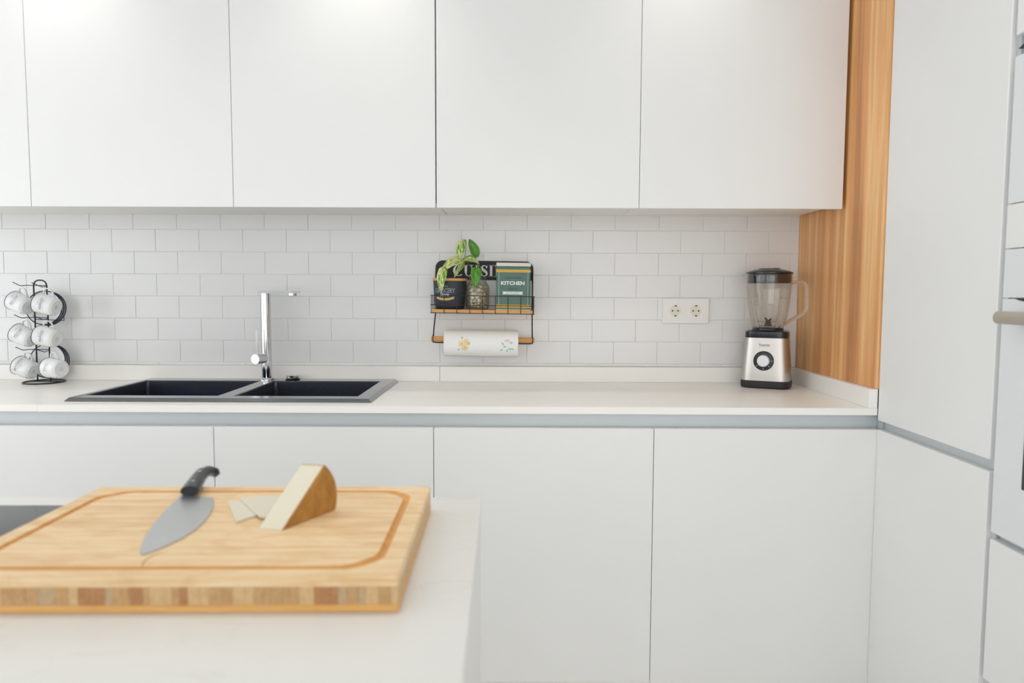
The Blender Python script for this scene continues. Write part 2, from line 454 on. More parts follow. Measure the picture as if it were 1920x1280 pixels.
# ================================================================== WALL CABINETS
XU = [-2.0347+.6*i for i in range(6)]
ulab = ['white handleless wall cabinet at the left edge of the picture, mostly cut off',
        'white handleless wall cabinet above the mug rack, left of the one over the tap',
        'white handleless wall cabinet directly above the chrome tap',
        'white handleless wall cabinet above the black hanging shelf with the plant',
        'white handleless wall cabinet beside the wooden side panel, above the wall socket']
for i in range(5):
    x0, x1 = XU[i], XU[i+1]
    gl = .0018 if i == 3 else .0007; gr = .0018 if i == 2 else .0007
    t = thing('wall_cabinet', ulab[i], 'cabinet', ((x0+x1)/2, -.17, 1.473), group='white wall cabinets')
    b = MB()
    a0, a1 = x0+gl*.8, x1-gr*.8
    b.box(a0, a1, YU+.0195, -.0005, 1.473, 1.491)
    b.box(a0, a0+.018, YU+.0195, -.0005, 1.491, 2.34); b.box(a1-.018, a1, YU+.0195, -.0005, 1.491, 2.34)
    b.box(a0+.018, a1-.018, YU+.0195, -.0005, 2.322, 2.34)
    b.build('carcass', M['carcass'], t)
    box('door', x0+gl, x1-gr, YU, YU+.019, 1.4581, 2.34, M['door'], t, bev=.0012)
box('bulkhead', -2.0347, .9653, YU+.02, -.0005, 2.3405, 2.4495, M['wall'])['kind'] = 'structure'
bpy.data.objects['bulkhead'].name = 'trim_1'

# ================================================================== BASE CABINETS
XB = [-2.0207+.6*i for i in range(6)]
blab = ['white base cabinet at the far left, under the mug rack',
        'white base cabinet under the left sink bowl',
        'white base cabinet under the right sink bowl, behind the cheese wedge',
        'white base cabinet below the stretch of worktop under the hanging shelf',
        'white base cabinet in the corner, below the blender']
for i in range(5):
    x0, x1 = XB[i], XB[i+1]
    t = thing('base_cabinet', blab[i], 'cabinet', ((x0+x1)/2, -.28, 0), group='white base cabinets')
    b = MB()
    b.box(x0+.001, x0+.018, YB+.0195, -.03, .10, .80); b.box(x1-.018, x1-.001, YB+.0195, -.03, .10, .80)
    b.box(x0+.018, x1-.018, YB+.021, -.03, .10, .118); b.box(x0+.018, x1-.018, -.048, -.03, .118, .80)
    b.build('carcass', M['carcass'], t)
    g1 = .0008; g0 = .0008
    box('door', x0+g0, (x1-g1) if i < 4 else XT+.006, YB, YB+.019, .125, .8412, M['door'], t, bev=.0014)
    box('plinth', x0+.0005, x1-.0005, YB+.06, YB+.075, .0, .098, M['plinth'], t)
# aluminium grip channel running below the worktop
t = thing('grip_channel', 'grey aluminium grip channel running between the worktop and the base doors', 'trim', (-.5, YB+.03, .80))
b = MB(); b.box(-2.0207, XT+.012, YB+.026, YB+.030, .800, .8790); b.box(-2.0207, XT+.012, YB+.0205, YB+.026, .800, .812)
b.build('channel_profile', M['alu'], t)

# ================================================================== WORKTOP, UPSTANDS
# two stone slabs meeting left of the sink; the right one is cut out for the sink
t = box('worktop_slab', -2.03, -1.3002, YB+.001, -.0005, .8809, ZC, M['counter'], bev=.001)
t.name = 'worktop'; tag(t, 'short white stone worktop piece on the far left, under the mug rack', 'worktop')
b = MB()
sx0, sx1, sy0, sy1 = -1.25, -.413, -.487, -.05
xs = [-1.2998, sx0, sx1, XT-.0005]; ys = [YB+.001, sy0, sy1, -.0005]
pts = []; 
for z in (.8809, ZC):
    for y in ys:
        for x in xs: pts.append((x, y, z))
I = lambda i, j, k: k*16+j*4+i
fs = []
for i in range(3):
    for j in range(3):
        if i == 1 and j == 1: continue
        for k in range(2): fs.append([I(i, j, k), I(i+1, j, k), I(i+1, j+1, k), I(i, j+1, k)])
for i in range(3):
    fs.append([I(i, 0, 0), I(i+1, 0, 0), I(i+1, 0, 1), I(i, 0, 1)]); fs.append([I(i, 3, 0), I(i+1, 3, 0), I(i+1, 3, 1), I(i, 3, 1)])
    fs.append([I(0, i, 0), I(0, i+1, 0), I(0, i+1, 1), I(0, i, 1)]); fs.append([I(3, i, 0), I(3, i+1, 0), I(3, i+1, 1), I(3, i, 1)])
fs += [[I(1, 1, 0), I(2, 1, 0), I(2, 1, 1), I(1, 1, 1)], [I(1, 2, 0), I(2, 2, 0), I(2, 2, 1), I(1, 2, 1)],
       [I(1, 1, 0), I(1, 2, 0), I(1, 2, 1), I(1, 1, 1)], [I(2, 1, 0), I(2, 2, 0), I(2, 2, 1), I(2, 1, 1)]]
t = b.poly(pts, fs).build('worktop', M['counter'])
tag(t, 'long white stone worktop holding the sink and the blender', 'worktop')
for x0, x1, lb in ((-2.03, -.2605, 'white upstand strip behind the sink and tap'), (-.2595, XR-.0185, 'white upstand strip below the hanging shelf and wall socket')):
    u = box('upstand', x0, x1, -.020, -.0005, ZC+.0003, .9519, M['counter'], bev=.0007)
    tag(u, lb, 'upstand')
u = box('upstand', XR-.018, XT-.0005, YB+.0012, -.0005, ZC+.0003, .9519, M['counter'], bev=.0007)
tag(u, 'white upstand strip along the foot of the wooden side panel', 'upstand')

# wood side panel
t = box('side_panel', XR, XR+.018, YB+.0015, .0015, .9525, 2.4495, M['veneer'])
tag(t, 'tall warm brown wooden side panel right of the wall cabinets', 'panel')

# ================================================================== TALL UNITS (right)
Y1, Y2 = -1.0040, -1.0180
YE = -1.62
t = thing('tall_cabinet', 'white tall cabinet with upper and lower door, right of the wooden panel', 'cabinet', (1.3, -.78, 0))
b = MB(); xa, xz = XT+.021, 1.61
b.box(xa, xz, YB-.018, YB, .10, 2.4495); b.box(xa, xz, Y1, Y1+.018, .10, 2.4495); b.box(xa, xz, Y1+.018, YB-.018, .10, .118)
b.box(xa, xz, Y1+.018, YB-.018, 2.43, 2.4495); b.box(xz-.01, xz, Y1+.018, YB-.018, .118, 2.43)
b.build('carcass', M['carcass'], t)
d = box('door', XT, XT+.019, Y1, YB-.001, .8680, 2.4495, M['door'], t, bev=.0012)
d = box('door', XT, XT+.019, Y1, YB-.001, .125, .8430, M['door'], t, bev=.0012)
box('grip_profile', XT+.0195, XT+.0208, Y1, YB-.001, .8, .90, M['alu'], t)
box('plinth', XT+.06, XT+.075, Y1, YB, 0, .098, M['plinth'], t)
# corner filler behind the grip channel
t2 = box('channel_cap', XT+.0125, XT+.0200, YB+.001, YB+.030, .80, .88, M['alu'])
tag(t2, 'small grey end cap closing the aluminium channel at the corner', 'trim')
t3 = box('joint_profile', XT+.012, XT+.0185, Y2+.0005, Y1-.0005, .10, 2.4495, M['alu'])
tag(t3, 'narrow vertical grey profile between tall cabinet and oven unit', 'trim')

t = thing('oven_housing', 'white tall housing around the microwave and oven at the right edge', 'cabinet', (1.3, -1.32, 0))
b = MB()
b.box(xa, xz, Y2-.018, Y2, .10, 2.4495); b.box(xa, xz, YE, YE+.018, .10, 2.4495); b.box(xz-.01, xz, YE+.018, Y2-.018, .1, 2.4495)
for z in (.10, .700, 1.206, 1.68, 2.44): b.box(xa, xz-.01, YE+.018, Y2-.018, z-.008, z+.008)
b.build('carcass', M['carcass'], t)
box('door', XT, XT+.019, YE, Y2, 1.7167, 2.4495, M['door'], t, bev=.0012)
dr = box('drawer_front', XT, XT+.019, YE, Y2, .4079, .7063, M['door'], t, bev=.0012)
box('drawer_front', XT, XT+.019, YE, Y2, .125, .3700, M['door'], t, bev=.0012)
box('grip_profile', XT+.0195, XT+.0208, YE, Y2, .365, .412, M['alu'], t)
box('grip_profile', XT+.0195, XT+.0208, YE, Y2, .700, .725, M['alu'], t)
b = MB()
b.box(XT+.006, XT+.014, Y2-.032, Y2-.020, 1.69, 1.7165); b.box(XT+.006, XT+.014, Y2-.030, Y2-.022, 1.6768, 1.69)
b.prism([(Y2-.004, 1.6905), (Y2-.018, 1.6960), (Y2-.085, 1.6960), (Y2-.085, 1.6880), (Y2-.012, 1.6885)], lambda u, v, d: (d, u, v), XT+.003, XT+.007)
b.build('lift_hinge', M['black_matte'], t)
box('recess_panel', XT+.0195, XT+.0208, YE, Y2, 1.67, 1.72, M['carcass'], t)
box('plinth', XT+.06, XT+.075, YE, Y2, 0, .09, M['plinth'], t)
t = thing('microwave', 'white glass fronted built-in microwave above the oven', 'microwave', (1.2, -1.32, 1.215))
box('body', XT+.022, 1.45, YE+.02, Y2-.02, 1.217, 1.665, M['plinth'], t)
box('front_glass', XT, XT+.019, YE, Y2, 1.3895, 1.6766, M['oven_glass'], t, bev=.0015)
box('control_panel', XT, XT+.019, YE, Y2, 1.3010, 1.3878, M['door'], t, bev=.0012)
box('lower_panel', XT, XT+.019, YE, Y2, 1.2028, 1.2994, M['oven_glass'], t, bev=.0012)
t = thing('oven', 'white glass built-in oven with beige bar handle at right edge', 'oven', (1.2, -1.32, .71))
box('body', XT+.022, 1.50, YE+.02, Y2-.02, .711, 1.195, M['plinth'], t)
d = box('oven_door', XT, XT+.019, YE, Y2, .7205, 1.2010, M['oven_glass'], t, bev=.0015)
box('oven_window', XT-.0006, XT+.001, YE+.07, -1.1000, .8325, 1.06, M['oven_dark'], d)
b = MB(); b.prism([(-1.056, 1.2012), (-1.064, 1.1985), (-1.08, 1.196), (YE+.1, 1.196), (YE+.1, 1.2012)], lambda u, v, q: (q, u, v), XT-.0006, XT+.002)
b.build('vent_slot', M['oven_dark'], d)
b = MB(); b.tube([(XT-.034, -1.0580, 1.1645), (XT-.034, YE+.05, 1.1645)], .0125, 16, sx=1.0, sy=.85)
b.box(XT-.030, XT-.0005, -1.10, -1.085, 1.155, 1.171); b.box(XT-.030, XT-.0005, YE+.12, YE+.135, 1.155, 1.171)
b.build('bar_handle', M['handle'], d, smooth=False, autos=35)

# ================================================================== ISLAND
ISR = math.radians(1.04)
t = thing('kitchen_island', 'white marble look kitchen island in front, holding the cutting board', 'island', (-.0497, -1.3969, 0), ISR)
b = MB()
b.box(-2.2, 0, -.85, 0, .880, .900, .0012)
b.build('island_top', M['marble'], t, local=True)
b = MB(); b.box(-.020, -.0015, -.848, -.0015, 0, .8795)
b.build('end_panel', M['marble'], t, local=True)
for k in range(3):
    box('door', -.62-.6*k+.001, -.02-.6*k-.001, -.848, -.829, .12, .84, M['door'], t, bev=.001, local=True)
    box('back_panel', -.62-.6*k+.001, -.02-.6*k-.001, -.045, -.026, .02, .86, M['door'], t, bev=.001, local=True)
box('plinth', -1.82, -.03, -.78, -.10, 0, .10, M['plinth'], t, local=True)
# hob
t = thing('induction_hob', 'black glass induction hob at the left edge, half hidden by the cutting board', 'hob', (-.66, -1.72, .900), ISR)
b = MB(); b.box(-.545, .055, -.245, .258, .0003, .0050, .001); b.build('glass_plate', M['cooktop'], t, local=True)
b = MB()
for cx, cy, r in ((-.39, .13, .09), (-.10, .13, .075), (-.39, -.11, .075), (-.10, -.11, .09)):
    b.lathe([(r, .0051), (r+.0015, .0051), (r+.0015, .0053), (r, .0053)], 40, Matrix.Translation((cx, cy, 0)), closed=True)
b.build('zone_marking', M['grey_print'], t, local=True)['kind'] = 'stuff'

# ================================================================== SINK
t = thing('kitchen_sink', 'dark grey granite double bowl sink set into the worktop', 'sink', (-.83, -.27, .9))
zt = .9105
o0, o1, p0, p1 = -1.2615, -.4020, -.4955, -.0360     # outline on the worktop
i0, i1, q0, q1 = o0+.008, o1-.009, p0+.008, p1-.006   # top outline
bl = (-1.2370, -.8520, -.4430, -.1020); br = (-.8080, -.4500, -.4430, -.1020)
b = MB()
xs = [i0, bl[0], bl[1], br[0], br[1], i1]; ys = [q0, bl[2], bl[3], q1]
pts = [(x, y, zt) for y in ys for x in xs]; fs = []
for j in range(3):
    for i in range(5):
        if j == 1 and i in (1, 3): continue
        fs.append([j*6+i, j*6+i+1, j*6+6+i+1, j*6+6+i])
n = len(pts)
pts += [(o0, p0, .9025), (o1, p0, .9025), (o1, p1, .9025), (o0, p1, .9025), (o0, p0, .9004), (o1, p0, .9004), (o1, p1, .9004), (o0, p1, .9004)]
c = [0, 5, 23, 18]
edges_top = [list(range(0, 6)), [5, 11, 17, 23], [23, 22, 21, 20, 19, 18], [18, 12, 6, 0]]
for k in range(4):
    fs.append([n+k, n+(k+1) % 4]+edges_top[k][::-1])
    fs.append([n+k, n+(k+1) % 4, n+4+(k+1) % 4, n+4+k])
b.poly(pts, fs); b.build('rim', M['sink_rim'], t)
for q in (bl, br):
    b = MB(); dz = .195; s = .012
    top = rrect(q[0], q[1], q[2], q[3], .004, 3); bot = rrect(q[0]+s, q[1]-s, q[2]+s, q[3]-s, .02, 3)
    n = len(top)
    pts = [(x, y, zt) for x, y in top]+[(x, y, zt-.003) for x, y in rrect(q[0]+.001, q[1]-.001, q[2]+.001, q[3]-.001, .008, 3)]+[(x, y, zt-dz) for x, y in bot]
    fs = [[k*n+i, k*n+(i+1) % n, (k+1)*n+(i+1) % n, (k+1)*n+i] for k in range(2) for i in range(n)]+[[2*n+i for i in range(n)]]
    b.poly(pts, fs)
    bw = b.build('bowl', M['sink'], t)
    cx, cy = (q[0]+q[1])/2, (q[2]+q[3])/2
    MB().lathe([(0, .001), (.03, .001), (.036, .003), (.045, .0015), (.045, 0)], 28, Matrix.Translation((cx, cy, zt-dz+.0005))).build('drain', M['chrome'], bw, smooth=True)
# tap
FX, FY = -.8435, -.0660
t = thing('kitchen_tap', 'tall chrome single lever mixer tap behind the sink divider', 'tap', (FX, FY, zt))
Tm = Matrix.Translation((FX, FY, zt))
MB().lathe([(0, .0002), (.0255, .0002), (.0255, .004), (.023, .006), (.018, .0065), (0, .0065)], 32, Tm).build('base_ring', M['chrome'], t, autos=40)
MB().lathe([(.0168, .0065), (.0168, 1.2030-zt), (0, 1.2030-zt)], 36, Tm).build('column', M['chrome'], t, autos=40)
b = MB(); dv = Vector((.72, -.69, 0)).normalized(); sd = Vector((-dv.y, dv.x, 0))
ol = [(-.020, -.0165), (-.020, .0165), (.205, .0165), (.205, -.0165)]
b.prism(ol, lambda u, v, d: Vector((FX, FY, 0))+dv*u+sd*v+Vector((0, 0, d)), 1.2042, 1.2120)
b.build('spout', M['chrome'], t)
e = Vector((FX, FY, 0))+dv*.182
MB().lathe([(0, -.009), (.013, -.009), (.014, -.008), (.014, 0), (0, 0)], 24, Matrix.Translation((e.x, e.y, 1.2041))).build('aerator', M['brass'], t, autos=40)
b = MB(); b.tube([(FX-.004, FY-.004, .984), (FX-.020, FY-.052, .984)], .0165, 28)
hub = b.build('lever_hub', M['chrome'], t, autos=40)
b = MB(); b.prism([(-.0045, .0), (.0045, 0), (.0035, .085), (-.0035, .085)], lambda u, v, d: (FX-.0155+u, FY-.045+d, .996+v), -.002, .002)
b.build('lever', M['brass'], hub)
t = thing('sink_knob', 'small chrome pop-up waste knob on the sink rim right of the tap', 'knob', (-.757, -.062, zt))
Tk = Matrix.Translation((-.757, -.062, zt))
MB().lathe([(0, .0003), (.0235, .0003), (.0255, .003), (.020, .0045), (0, .0045)], 28, Tk).build('collar', M['black_plastic'], t, autos=40)
MB().lathe([(0, .0046), (.0185, .0046), (.0205, .006), (.0215, .013), (.020, .0145), (0, .0148)], 28, Tk).build('cap', M['chrome'], t, autos=40)

# ================================================================== SOCKET
t = thing('wall_socket', 'white double power socket on the tiled wall', 'socket', (.5897, 0, 1.1037))
SX, SZ = .5897, 1.1475
b = MB(); b.box(SX-.080, SX+.080, -.0085, -.0003, SZ-.0435, SZ+.0435, .0015); b.build('frame_plate', M['socket'], t)
for k, cx in enumerate((SX-.0355, SX+.0355)):
    # square insert with round well: ring mesh
    b = MB(); hw = .0265; r = .0195; n = 32
    sq = []; ci = []; ci2 = []
    for i in range(n):
        a = 2*PI*(i+.5)/n; ca, sa = math.cos(a), math.sin(a); mx = max(abs(ca), abs(sa))
        sq.append((cx+hw*ca/mx, -.0094, SZ+hw*sa/mx)); ci.append((cx+r*ca, -.0094, SZ+r*sa)); ci2.append((cx+(r-.001)*ca, -.0087, SZ+(r-.001)*sa))
    back = [(x, -.0086, z) for x, y, z in sq]
    pts = sq+ci+ci2+back
    fs = []
    for i in range(n):
        j = (i+1) % n
        fs += [[i, j, n+j, n+i], [n+i, n+j, 2*n+j, 2*n+i], [i, j, 3*n+j, 3*n+i]]
    b.poly(pts, fs); ins = b.build('socket_insert', M['socket'], t)
    b = MB(); b.prism([(cx+(r-.0011)*math.cos(2*PI*i/n), SZ+(r-.0011)*math.sin(2*PI*i/n)) for i in range(n)], lambda u, v, d: (u, d, v), -.0086, -.0088)
    b.build('well', M['socket_in'], ins)
    b = MB()
    for px in (-.0095, .0095): b.prism([(cx-.001+px+.0027*math.cos(2*PI*i/14), SZ+.0027*math.sin(2*PI*i/14)) for i in range(14)], lambda u, v, d: (u, d, v), -.0089, -.0092)
    for pz in (-.0172, .0172): b.prism(rrect(cx-.0035, cx+.0035, SZ+pz-.0019, SZ+pz+.0019, .0012, 3), lambda u, v, d: (u, d, v), -.0089, -.0101)
    b.build('contact_holes', M['hole'], ins)
    b = MB(); b.prism([(cx-.001+.0014*math.cos(2*PI*i/10), SZ+.0014*math.sin(2*PI*i/10)) for i in range(10)], lambda u, v, d: (u, d, v), -.0089, -.0093)
    b.build('centre_screw', M['grey_print'], ins)

# ================================================================== HANGING SHELF
# local frame: origin at the middle of the shelf board's underside on the wall, slightly out of level
SHM = Matrix.Translation((-.1080, 0, 1.1385)) @ Matrix.Rotation(math.radians(.62), 4, 'Y')
def shp(x, y, z): return SHM @ Vector((x, y, z))
t = thing('hanging_shelf', 'black wire wall shelf with wooden board, name plate and paper roll bar', 'shelf', mtx=SHM)
hw = .1690
b = MB(); b.prism(rrect(-hw, hw, .1125, .1782, .0001, 1)[:0] or [(-hw, .1125), (hw, .1125)]+[(hw-.026+.026*math.cos(math.radians(a)), .1522+.026*math.sin(math.radians(a))) for a in range(0, 91, 10)]+[(-hw+.026+.026*math.cos(math.radians(a)), .1522+.026*math.sin(math.radians(a))) for a in range(90, 181, 10)],
                  lambda u, v, d: (u, d, v), -.0045, -.0020)
plate = b.build('name_plate', M['black_paint'], t, local=True)
# serif capitals C U I S I N E from ribbons (u, v, halfwidth) in a unit-height box
def ribbon(b, pts, mapf):
    L = []; Rr = []
    for i, (u, v, h) in enumerate(pts):
        a = pts[max(i-1, 0)]; c = pts[min(i+1, len(pts)-1)]
        du, dv_ = c[0]-a[0], c[1]-a[1]; l = math.hypot(du, dv_) or 1
        L.append(mapf(u-dv_/l*h, v+du/l*h)); Rr.append(mapf(u+dv_/l*h, v-du/l*h))
    n = len(pts)
    b.poly(L+Rr, [[i, i+1, n+i+1, n+i] for i in range(n-1)])
def arc(cx, cy, rx, ry, a0, a1, h0, h1, n=14):
    out = []
    for i in range(n+1):
        a = math.radians(a0+(a1-a0)*i/n)
        out.append((cx+rx*math.cos(a), cy+ry*math.sin(a), h0+(h1-h0)*math.cos(a)**2))
    return out
T_, N_ = .095, .028
def stem(x, v0=0, v1=1, h=T_): return [[(x, v0, h), (x, v1, h)], [(x-.17, v0+.02, .02), (x+.17, v0+.02, .02)], [(x-.17, v1-.02, .02), (x+.17, v1-.02, .02)]]
GL = {
 'C': (.78, [arc(.42, .5, .33, .46, 48, 312, N_, T_, 22), [(.66, .70, .02), (.66, .97, .03)], [(.66, .06, .015), (.66, .2, .015)]]),
 'U': (.86, [[(.2, .32, T_), (.2, 1, T_)], [(.03, .98, .02), (.37, .98, .02)], arc(.42, .32, .22, .29, 180, 360, N_, T_*.55, 12), [(.64, .32, .03), (.64, 1, .03)], [(.5, .98, .02), (.78, .98, .02)]]),
 'I': (.44, stem(.22)),
 'S': (.62, [[(.50, .74, .03), (.44, .90, .035), (.30, .965, .035), (.17, .90, .05), (.12, .76, .075), (.20, .62, .10), (.34, .50, .11), (.46, .38, .10), (.51, .24, .075), (.46, .10, .05), (.32, .035, .035), (.17, .08, .035), (.09, .26, .03)], [(.52, .72, .02), (.52, .97, .02)], [(.08, .03, .02), (.08, .28, .02)]]),
 'N': (.88, [[(.17, .0, .03), (.17, 1, .03)], [(.17, .97, .10), (.66, .05, .10)], [(.68, .0, .03), (.68, 1, .03)], [(.03, .02, .02), (.31, .02, .02)], [(.0, .98, .02), (.2, .98, .02)], [(.54, .98, .02), (.82, .98, .02)]]),
 'E': (.74, stem(.2)+[[(.2, .98, .025), (.62, .98, .025)], [(.2, .02, .025), (.64, .02, .025)], [(.2, .5, .022), (.5, .5, .022)], [(.61, .78, .02), (.61, 1, .02)], [(.63, 0, .02), (.63, .22, .02)], [(.5, .38, .02), (.5, .62, .02)]]),
}
b = MB(); word = 'CUISINE'; H = .0395
tot = sum(GL[c][0] for c in word); wscale = .2140/(tot)
u = -.1080
for ch in word:
    wd, strokes = GL[ch]
    for st in strokes: ribbon(b, [(x, y, h) for x, y, h in st], lambda a, c_, u=u: (u+a*wscale, -.0049, .1245+c_*H))
    u += wd*wscale
me = bpy.data.meshes.new('lettering'); b.bm.to_mesh(me); b.bm.free(); link('lettering', me, M['white_print'], plate, local=True)
wy0, wy1 = -.004, -.1180
zr = (.0005, .0270, .0585)
b = MB(); wr = .0012
for z in zr:
    b.tube(fillet([(-hw, wy0, z), (-hw, wy1, z), (hw, wy1, z), (hw, wy0, z)], .002, 3), wr, 6)
    b.tube([(-hw-.0035, wy1, z), (-hw, wy1, z)], wr, 6); b.tube([(hw, wy1, z), (hw+.0035, wy1, z)], wr, 6)
for i in range(9):
    x = -hw+2*hw*i/8
    b.tube([(x, wy1-.001, zr[2]+.001), (x, wy1-.001, zr[0])] if i in (0, 8) else [(x, wy1-.001, zr[2]), (x, wy1-.001, zr[0]), (x, wy0, zr[0])], wr, 6)
for s in (-1, 1):
    for y in (-.04, -.08): b.tube([(s*hw, y, zr[2]), (s*hw, y, zr[0])], wr, 6)
b.build('wire_basket', M['black_wire'], t, local=True)
box('shelf_board', -hw+.003, hw-.003, -.1155, -.0035, .0022, .0125, M['shelf_wood'], t, bev=.0006, local=True)
b = MB(); DZ = -.0895; DY = -.062
b.tube(fillet([(-hw+.002, -.010, .1400), (-hw+.002, -.010, -.004), (-hw+.002, DY, -.060), (-hw+.001, DY, DZ-.012), (hw-.001, DY, DZ-.012), (hw-.002, DY, -.060), (hw-.002, -.010, -.004), (hw-.002, -.010, .1400)], .010, 5), .0022, 8)
for s in (-1, 1):
    lp = [(s*(hw-.0005), DY+.0125*math.cos(a_), DZ+.0015+.0145*math.sin(a_)) for a_ in [2*PI*k/16 for k in range(16)]]
    b.tube(lp, .0014, 6, closed=True)
b.build('wire_frame', M['black_wire'], t, local=True)
b = MB(); b.tube([(-hw-.0055, DY, DZ), (hw+.0055, DY, DZ)], .0090, 16)
b.build('roll_bar', M['shelf_wood'], t, local=True, autos=40)
b = MB(); b.lathe([(.0020, -.001), (.0042, -.001), (.0042, .001), (.0020, .001)], 16, Matrix.Translation((hw-.0065, -.0062, .1060)) @ Matrix.Rotation(PI/2, 4, 'X'), closed=True)
b.build('mounting_eyelet', M['white_print'], t, local=True, smooth=True)

# paper roll
RM = SHM @ Matrix.Translation((-.0045, DY, DZ-.0125))
t = thing('paper_towel_roll', 'white kitchen paper roll with yellow and pink flower print on the bar', 'paper roll', mtx=RM)
RR = .0442; hl = .1245
Rx = Matrix.Rotation(PI/2, 4, 'Y')
MB().lathe([(.0225, -hl), (RR-.002, -hl), (RR, -hl+.001), (RR, hl-.001), (RR-.002, hl), (.0225, hl)], 64, Rx, closed=True).build('paper', M['paper'], t, local=True, autos=40)
b = MB()  # loose end of the last sheet hanging a little off the roll
n = 14; pts = []
for k in range(n+1):
    a = math.radians(-78-k*3.2)
    r = RR+.0006+.0008*(k/n)
    for x in (-hl+.001, hl-.001): pts.append((x, r*math.sin(a)*.0+(-r*math.cos(a)), r*math.sin(a)))
b.poly(pts, [[2*i, 2*i+1, 2*i+3, 2*i+2] for i in range(n)]); b.build('sheet_end', M['paper'], t, local=True, smooth=True)
MB().lathe([(.0212, -hl-.001), (.0223, -hl-.001), (.0223, hl+.001), (.0212, hl+.001)], 40, Rx, closed=True).build('cardboard_core', M['cream'], t, local=True, autos=40)
LIFT = .0005
def onroll(u, v):
    a = v/RR; r = RR+LIFT
    return (u, -r*math.cos(a), r*math.sin(a))
def blob(b, cu, cv, r, n=14, ph=0, petal=.14, k=5, seed=0):
    pts = [onroll(cu, cv)]+[onroll(cu+r*(1+petal*math.cos(k*2*PI*i/n+ph))*math.cos(2*PI*i/n), cv+r*(1+petal*math.cos(k*2*PI*i/n+ph))*math.sin(2*PI*i/n)) for i in range(n)]
    b.poly(pts, [[0, 1+i, 1+(i+1) % n] for i in range(n)])
def leafp(b, cu, cv, L, wd, ang):
    ca, sa = math.cos(ang), math.sin(ang); pts = []
    for i in range(10):
        tt = i/9; pts.append((L*tt, wd*math.sin(PI*tt)))
    for i in range(8, 0, -1):
        tt = i/9; pts.append((L*tt, -wd*math.sin(PI*tt)))
    P = [onroll(cu+x*ca-y*sa, cv+x*sa+y*ca) for x, y in pts]
    b.poly(P, [list(range(len(P)))])
def flatmesh(b, name, material, parent):
    me = bpy.data.meshes.new(name); b.bm.to_mesh(me); b.bm.free(); return link(name, me, material, parent, local=True)
fy = -.0560
for k_, (du, dv_, r) in enumerate(((.007, .009, .0108), (-.008, .003, .0108), (.003, -.011, .0112))):
    b = MB(); LIFT = .0004+.0001*k_; blob(b, fy+du, -.002+dv_, r, 24, du*100, .07)
    fl_ = flatmesh(b, 'flower_print', M['rose_y'], t)
    b = MB(); LIFT = .00085; blob(b, fy+du, -.002+dv_, r*.30, 14, du*100, .12); flatmesh(b, 'flower_centre', M['rose_o'], fl_)
LIFT = .0005
b = MB()
for du, dv_, an in ((-.006, .016, 1.8), (.014, -.002, .9), (-.014, -.016, -2.4), (.011, .004, -.6)): leafp(b, fy+du, dv_, .010, .003, an)
fx = .0870
for du, dv_, an in ((-.010, -.002, 2.3), (-.013, -.016, 3.7), (.004, -.012, -.6), (.012, -.014, -.2), (.009, .003, .5), (0, -.016, -1.5), (-.002, -.009, 2.8)): leafp(b, fx+du, dv_, .012, .0031, an)
flatmesh(b, 'leaf_print', M['leaf_p'], t)['kind'] = 'stuff'
b = MB()
for du, dv_, r in ((-.004, .012, .0040), (.003, .014, .0042), (.007, .010, .0034)): blob(b, fx+du, dv_, r, 16, du*200)
flatmesh(b, 'flower_print', M['rose_p'], t)

# storage pot (grocery store)
def shelf_mtx(x, y): return SHM @ Matrix.Translation((x, y, .0127))
PM = shelf_mtx(-.1130, -.064)
t = thing('storage_pot', 'dark navy storage pot with wooden lid and GROCERY store print, on shelf', 'storage pot', mtx=PM)
def oval(b, prof, seg=56, sq=3.0):
    rings = []
    for rx, ry, z in prof:
        ring = []
        for i in range(seg):
            a = 2*PI*i/seg; c_, s_ = math.cos(a), math.sin(a)
            k = (abs(c_)**sq+abs(s_)**sq)**(-1/sq)
            ring.append(b.bm.verts.new((rx*k*c_, ry*k*s_, z)))
        rings.append(ring)
    for A, B in zip(rings, rings[1:]):
        for i in range(seg):
            j = (i+1) % seg; b.bm.faces.new([A[i], A[j], B[j], B[i]])
    b.bm.faces.new(rings[0][::-1]); b.bm.faces.new(rings[-1])
    return b
b = oval(MB(), [(.044, .034, 0), (.0475, .038, .003), (.0500, .041, .012), (.0535, .0445, .055), (.0560, .0465, .0935)], sq=2.6)
b.build('pot_body', M['navy'], t, local=True, autos=50)
b = oval(MB(), [(.0570, .0475, .0940), (.0582, .0485, .0950), (.0582, .0485, .1020), (.0572, .0475, .1030)], sq=2.6)
b.build('wooden_lid', M['shelf_wood'], t, local=True, autos=40)
def onpot(u, v):
    x = u; rx = .0500+(v-.012)*.075; ry = .041+(v-.012)*.069; q = min(.97, abs(x/rx))
    return (x, -(ry*(1-q**2.6)**(1/2.6))-.0006, v)
lettering([('GROCERY', -.0120, .0620, .066, .0155, .012, 0), ('The', -.010, .0765, .014, .007, 0, .2)], onpot, M['grey_print'], t, local=True)
lettering([('Store', -.0140, .0490, .030, .012, .01, .35)], onpot, M['white_print'], t, local=True)
b = MB(); pts = []
for i in range(15):
    uu = -.0370+i*.0050/1.4; 
    q = (i/14-.5)*2
    for dv_ in (0, .0078): pts.append(onpot(uu+.0, .0375-.0045*(1-q*q)+dv_-.004))
b.poly(pts, [[2*i, 2*i+1, 2*i+3, 2*i+2] for i in range(14)])
b.poly([onpot(*p) for p in ((-.0450, .0440), (-.0370, .0405), (-.0370, .0335), (-.0435, .0355), (-.0405, .0395))], [[0, 1, 2, 3, 4]])
b.poly([onpot(*p) for p in ((.0205, .0440), (.0130, .0405), (.0130, .0335), (.0190, .0355), (.0165, .0395))], [[0, 1, 2, 3, 4]])
flatmesh(b, 'ribbon_print', M['gold'], t)

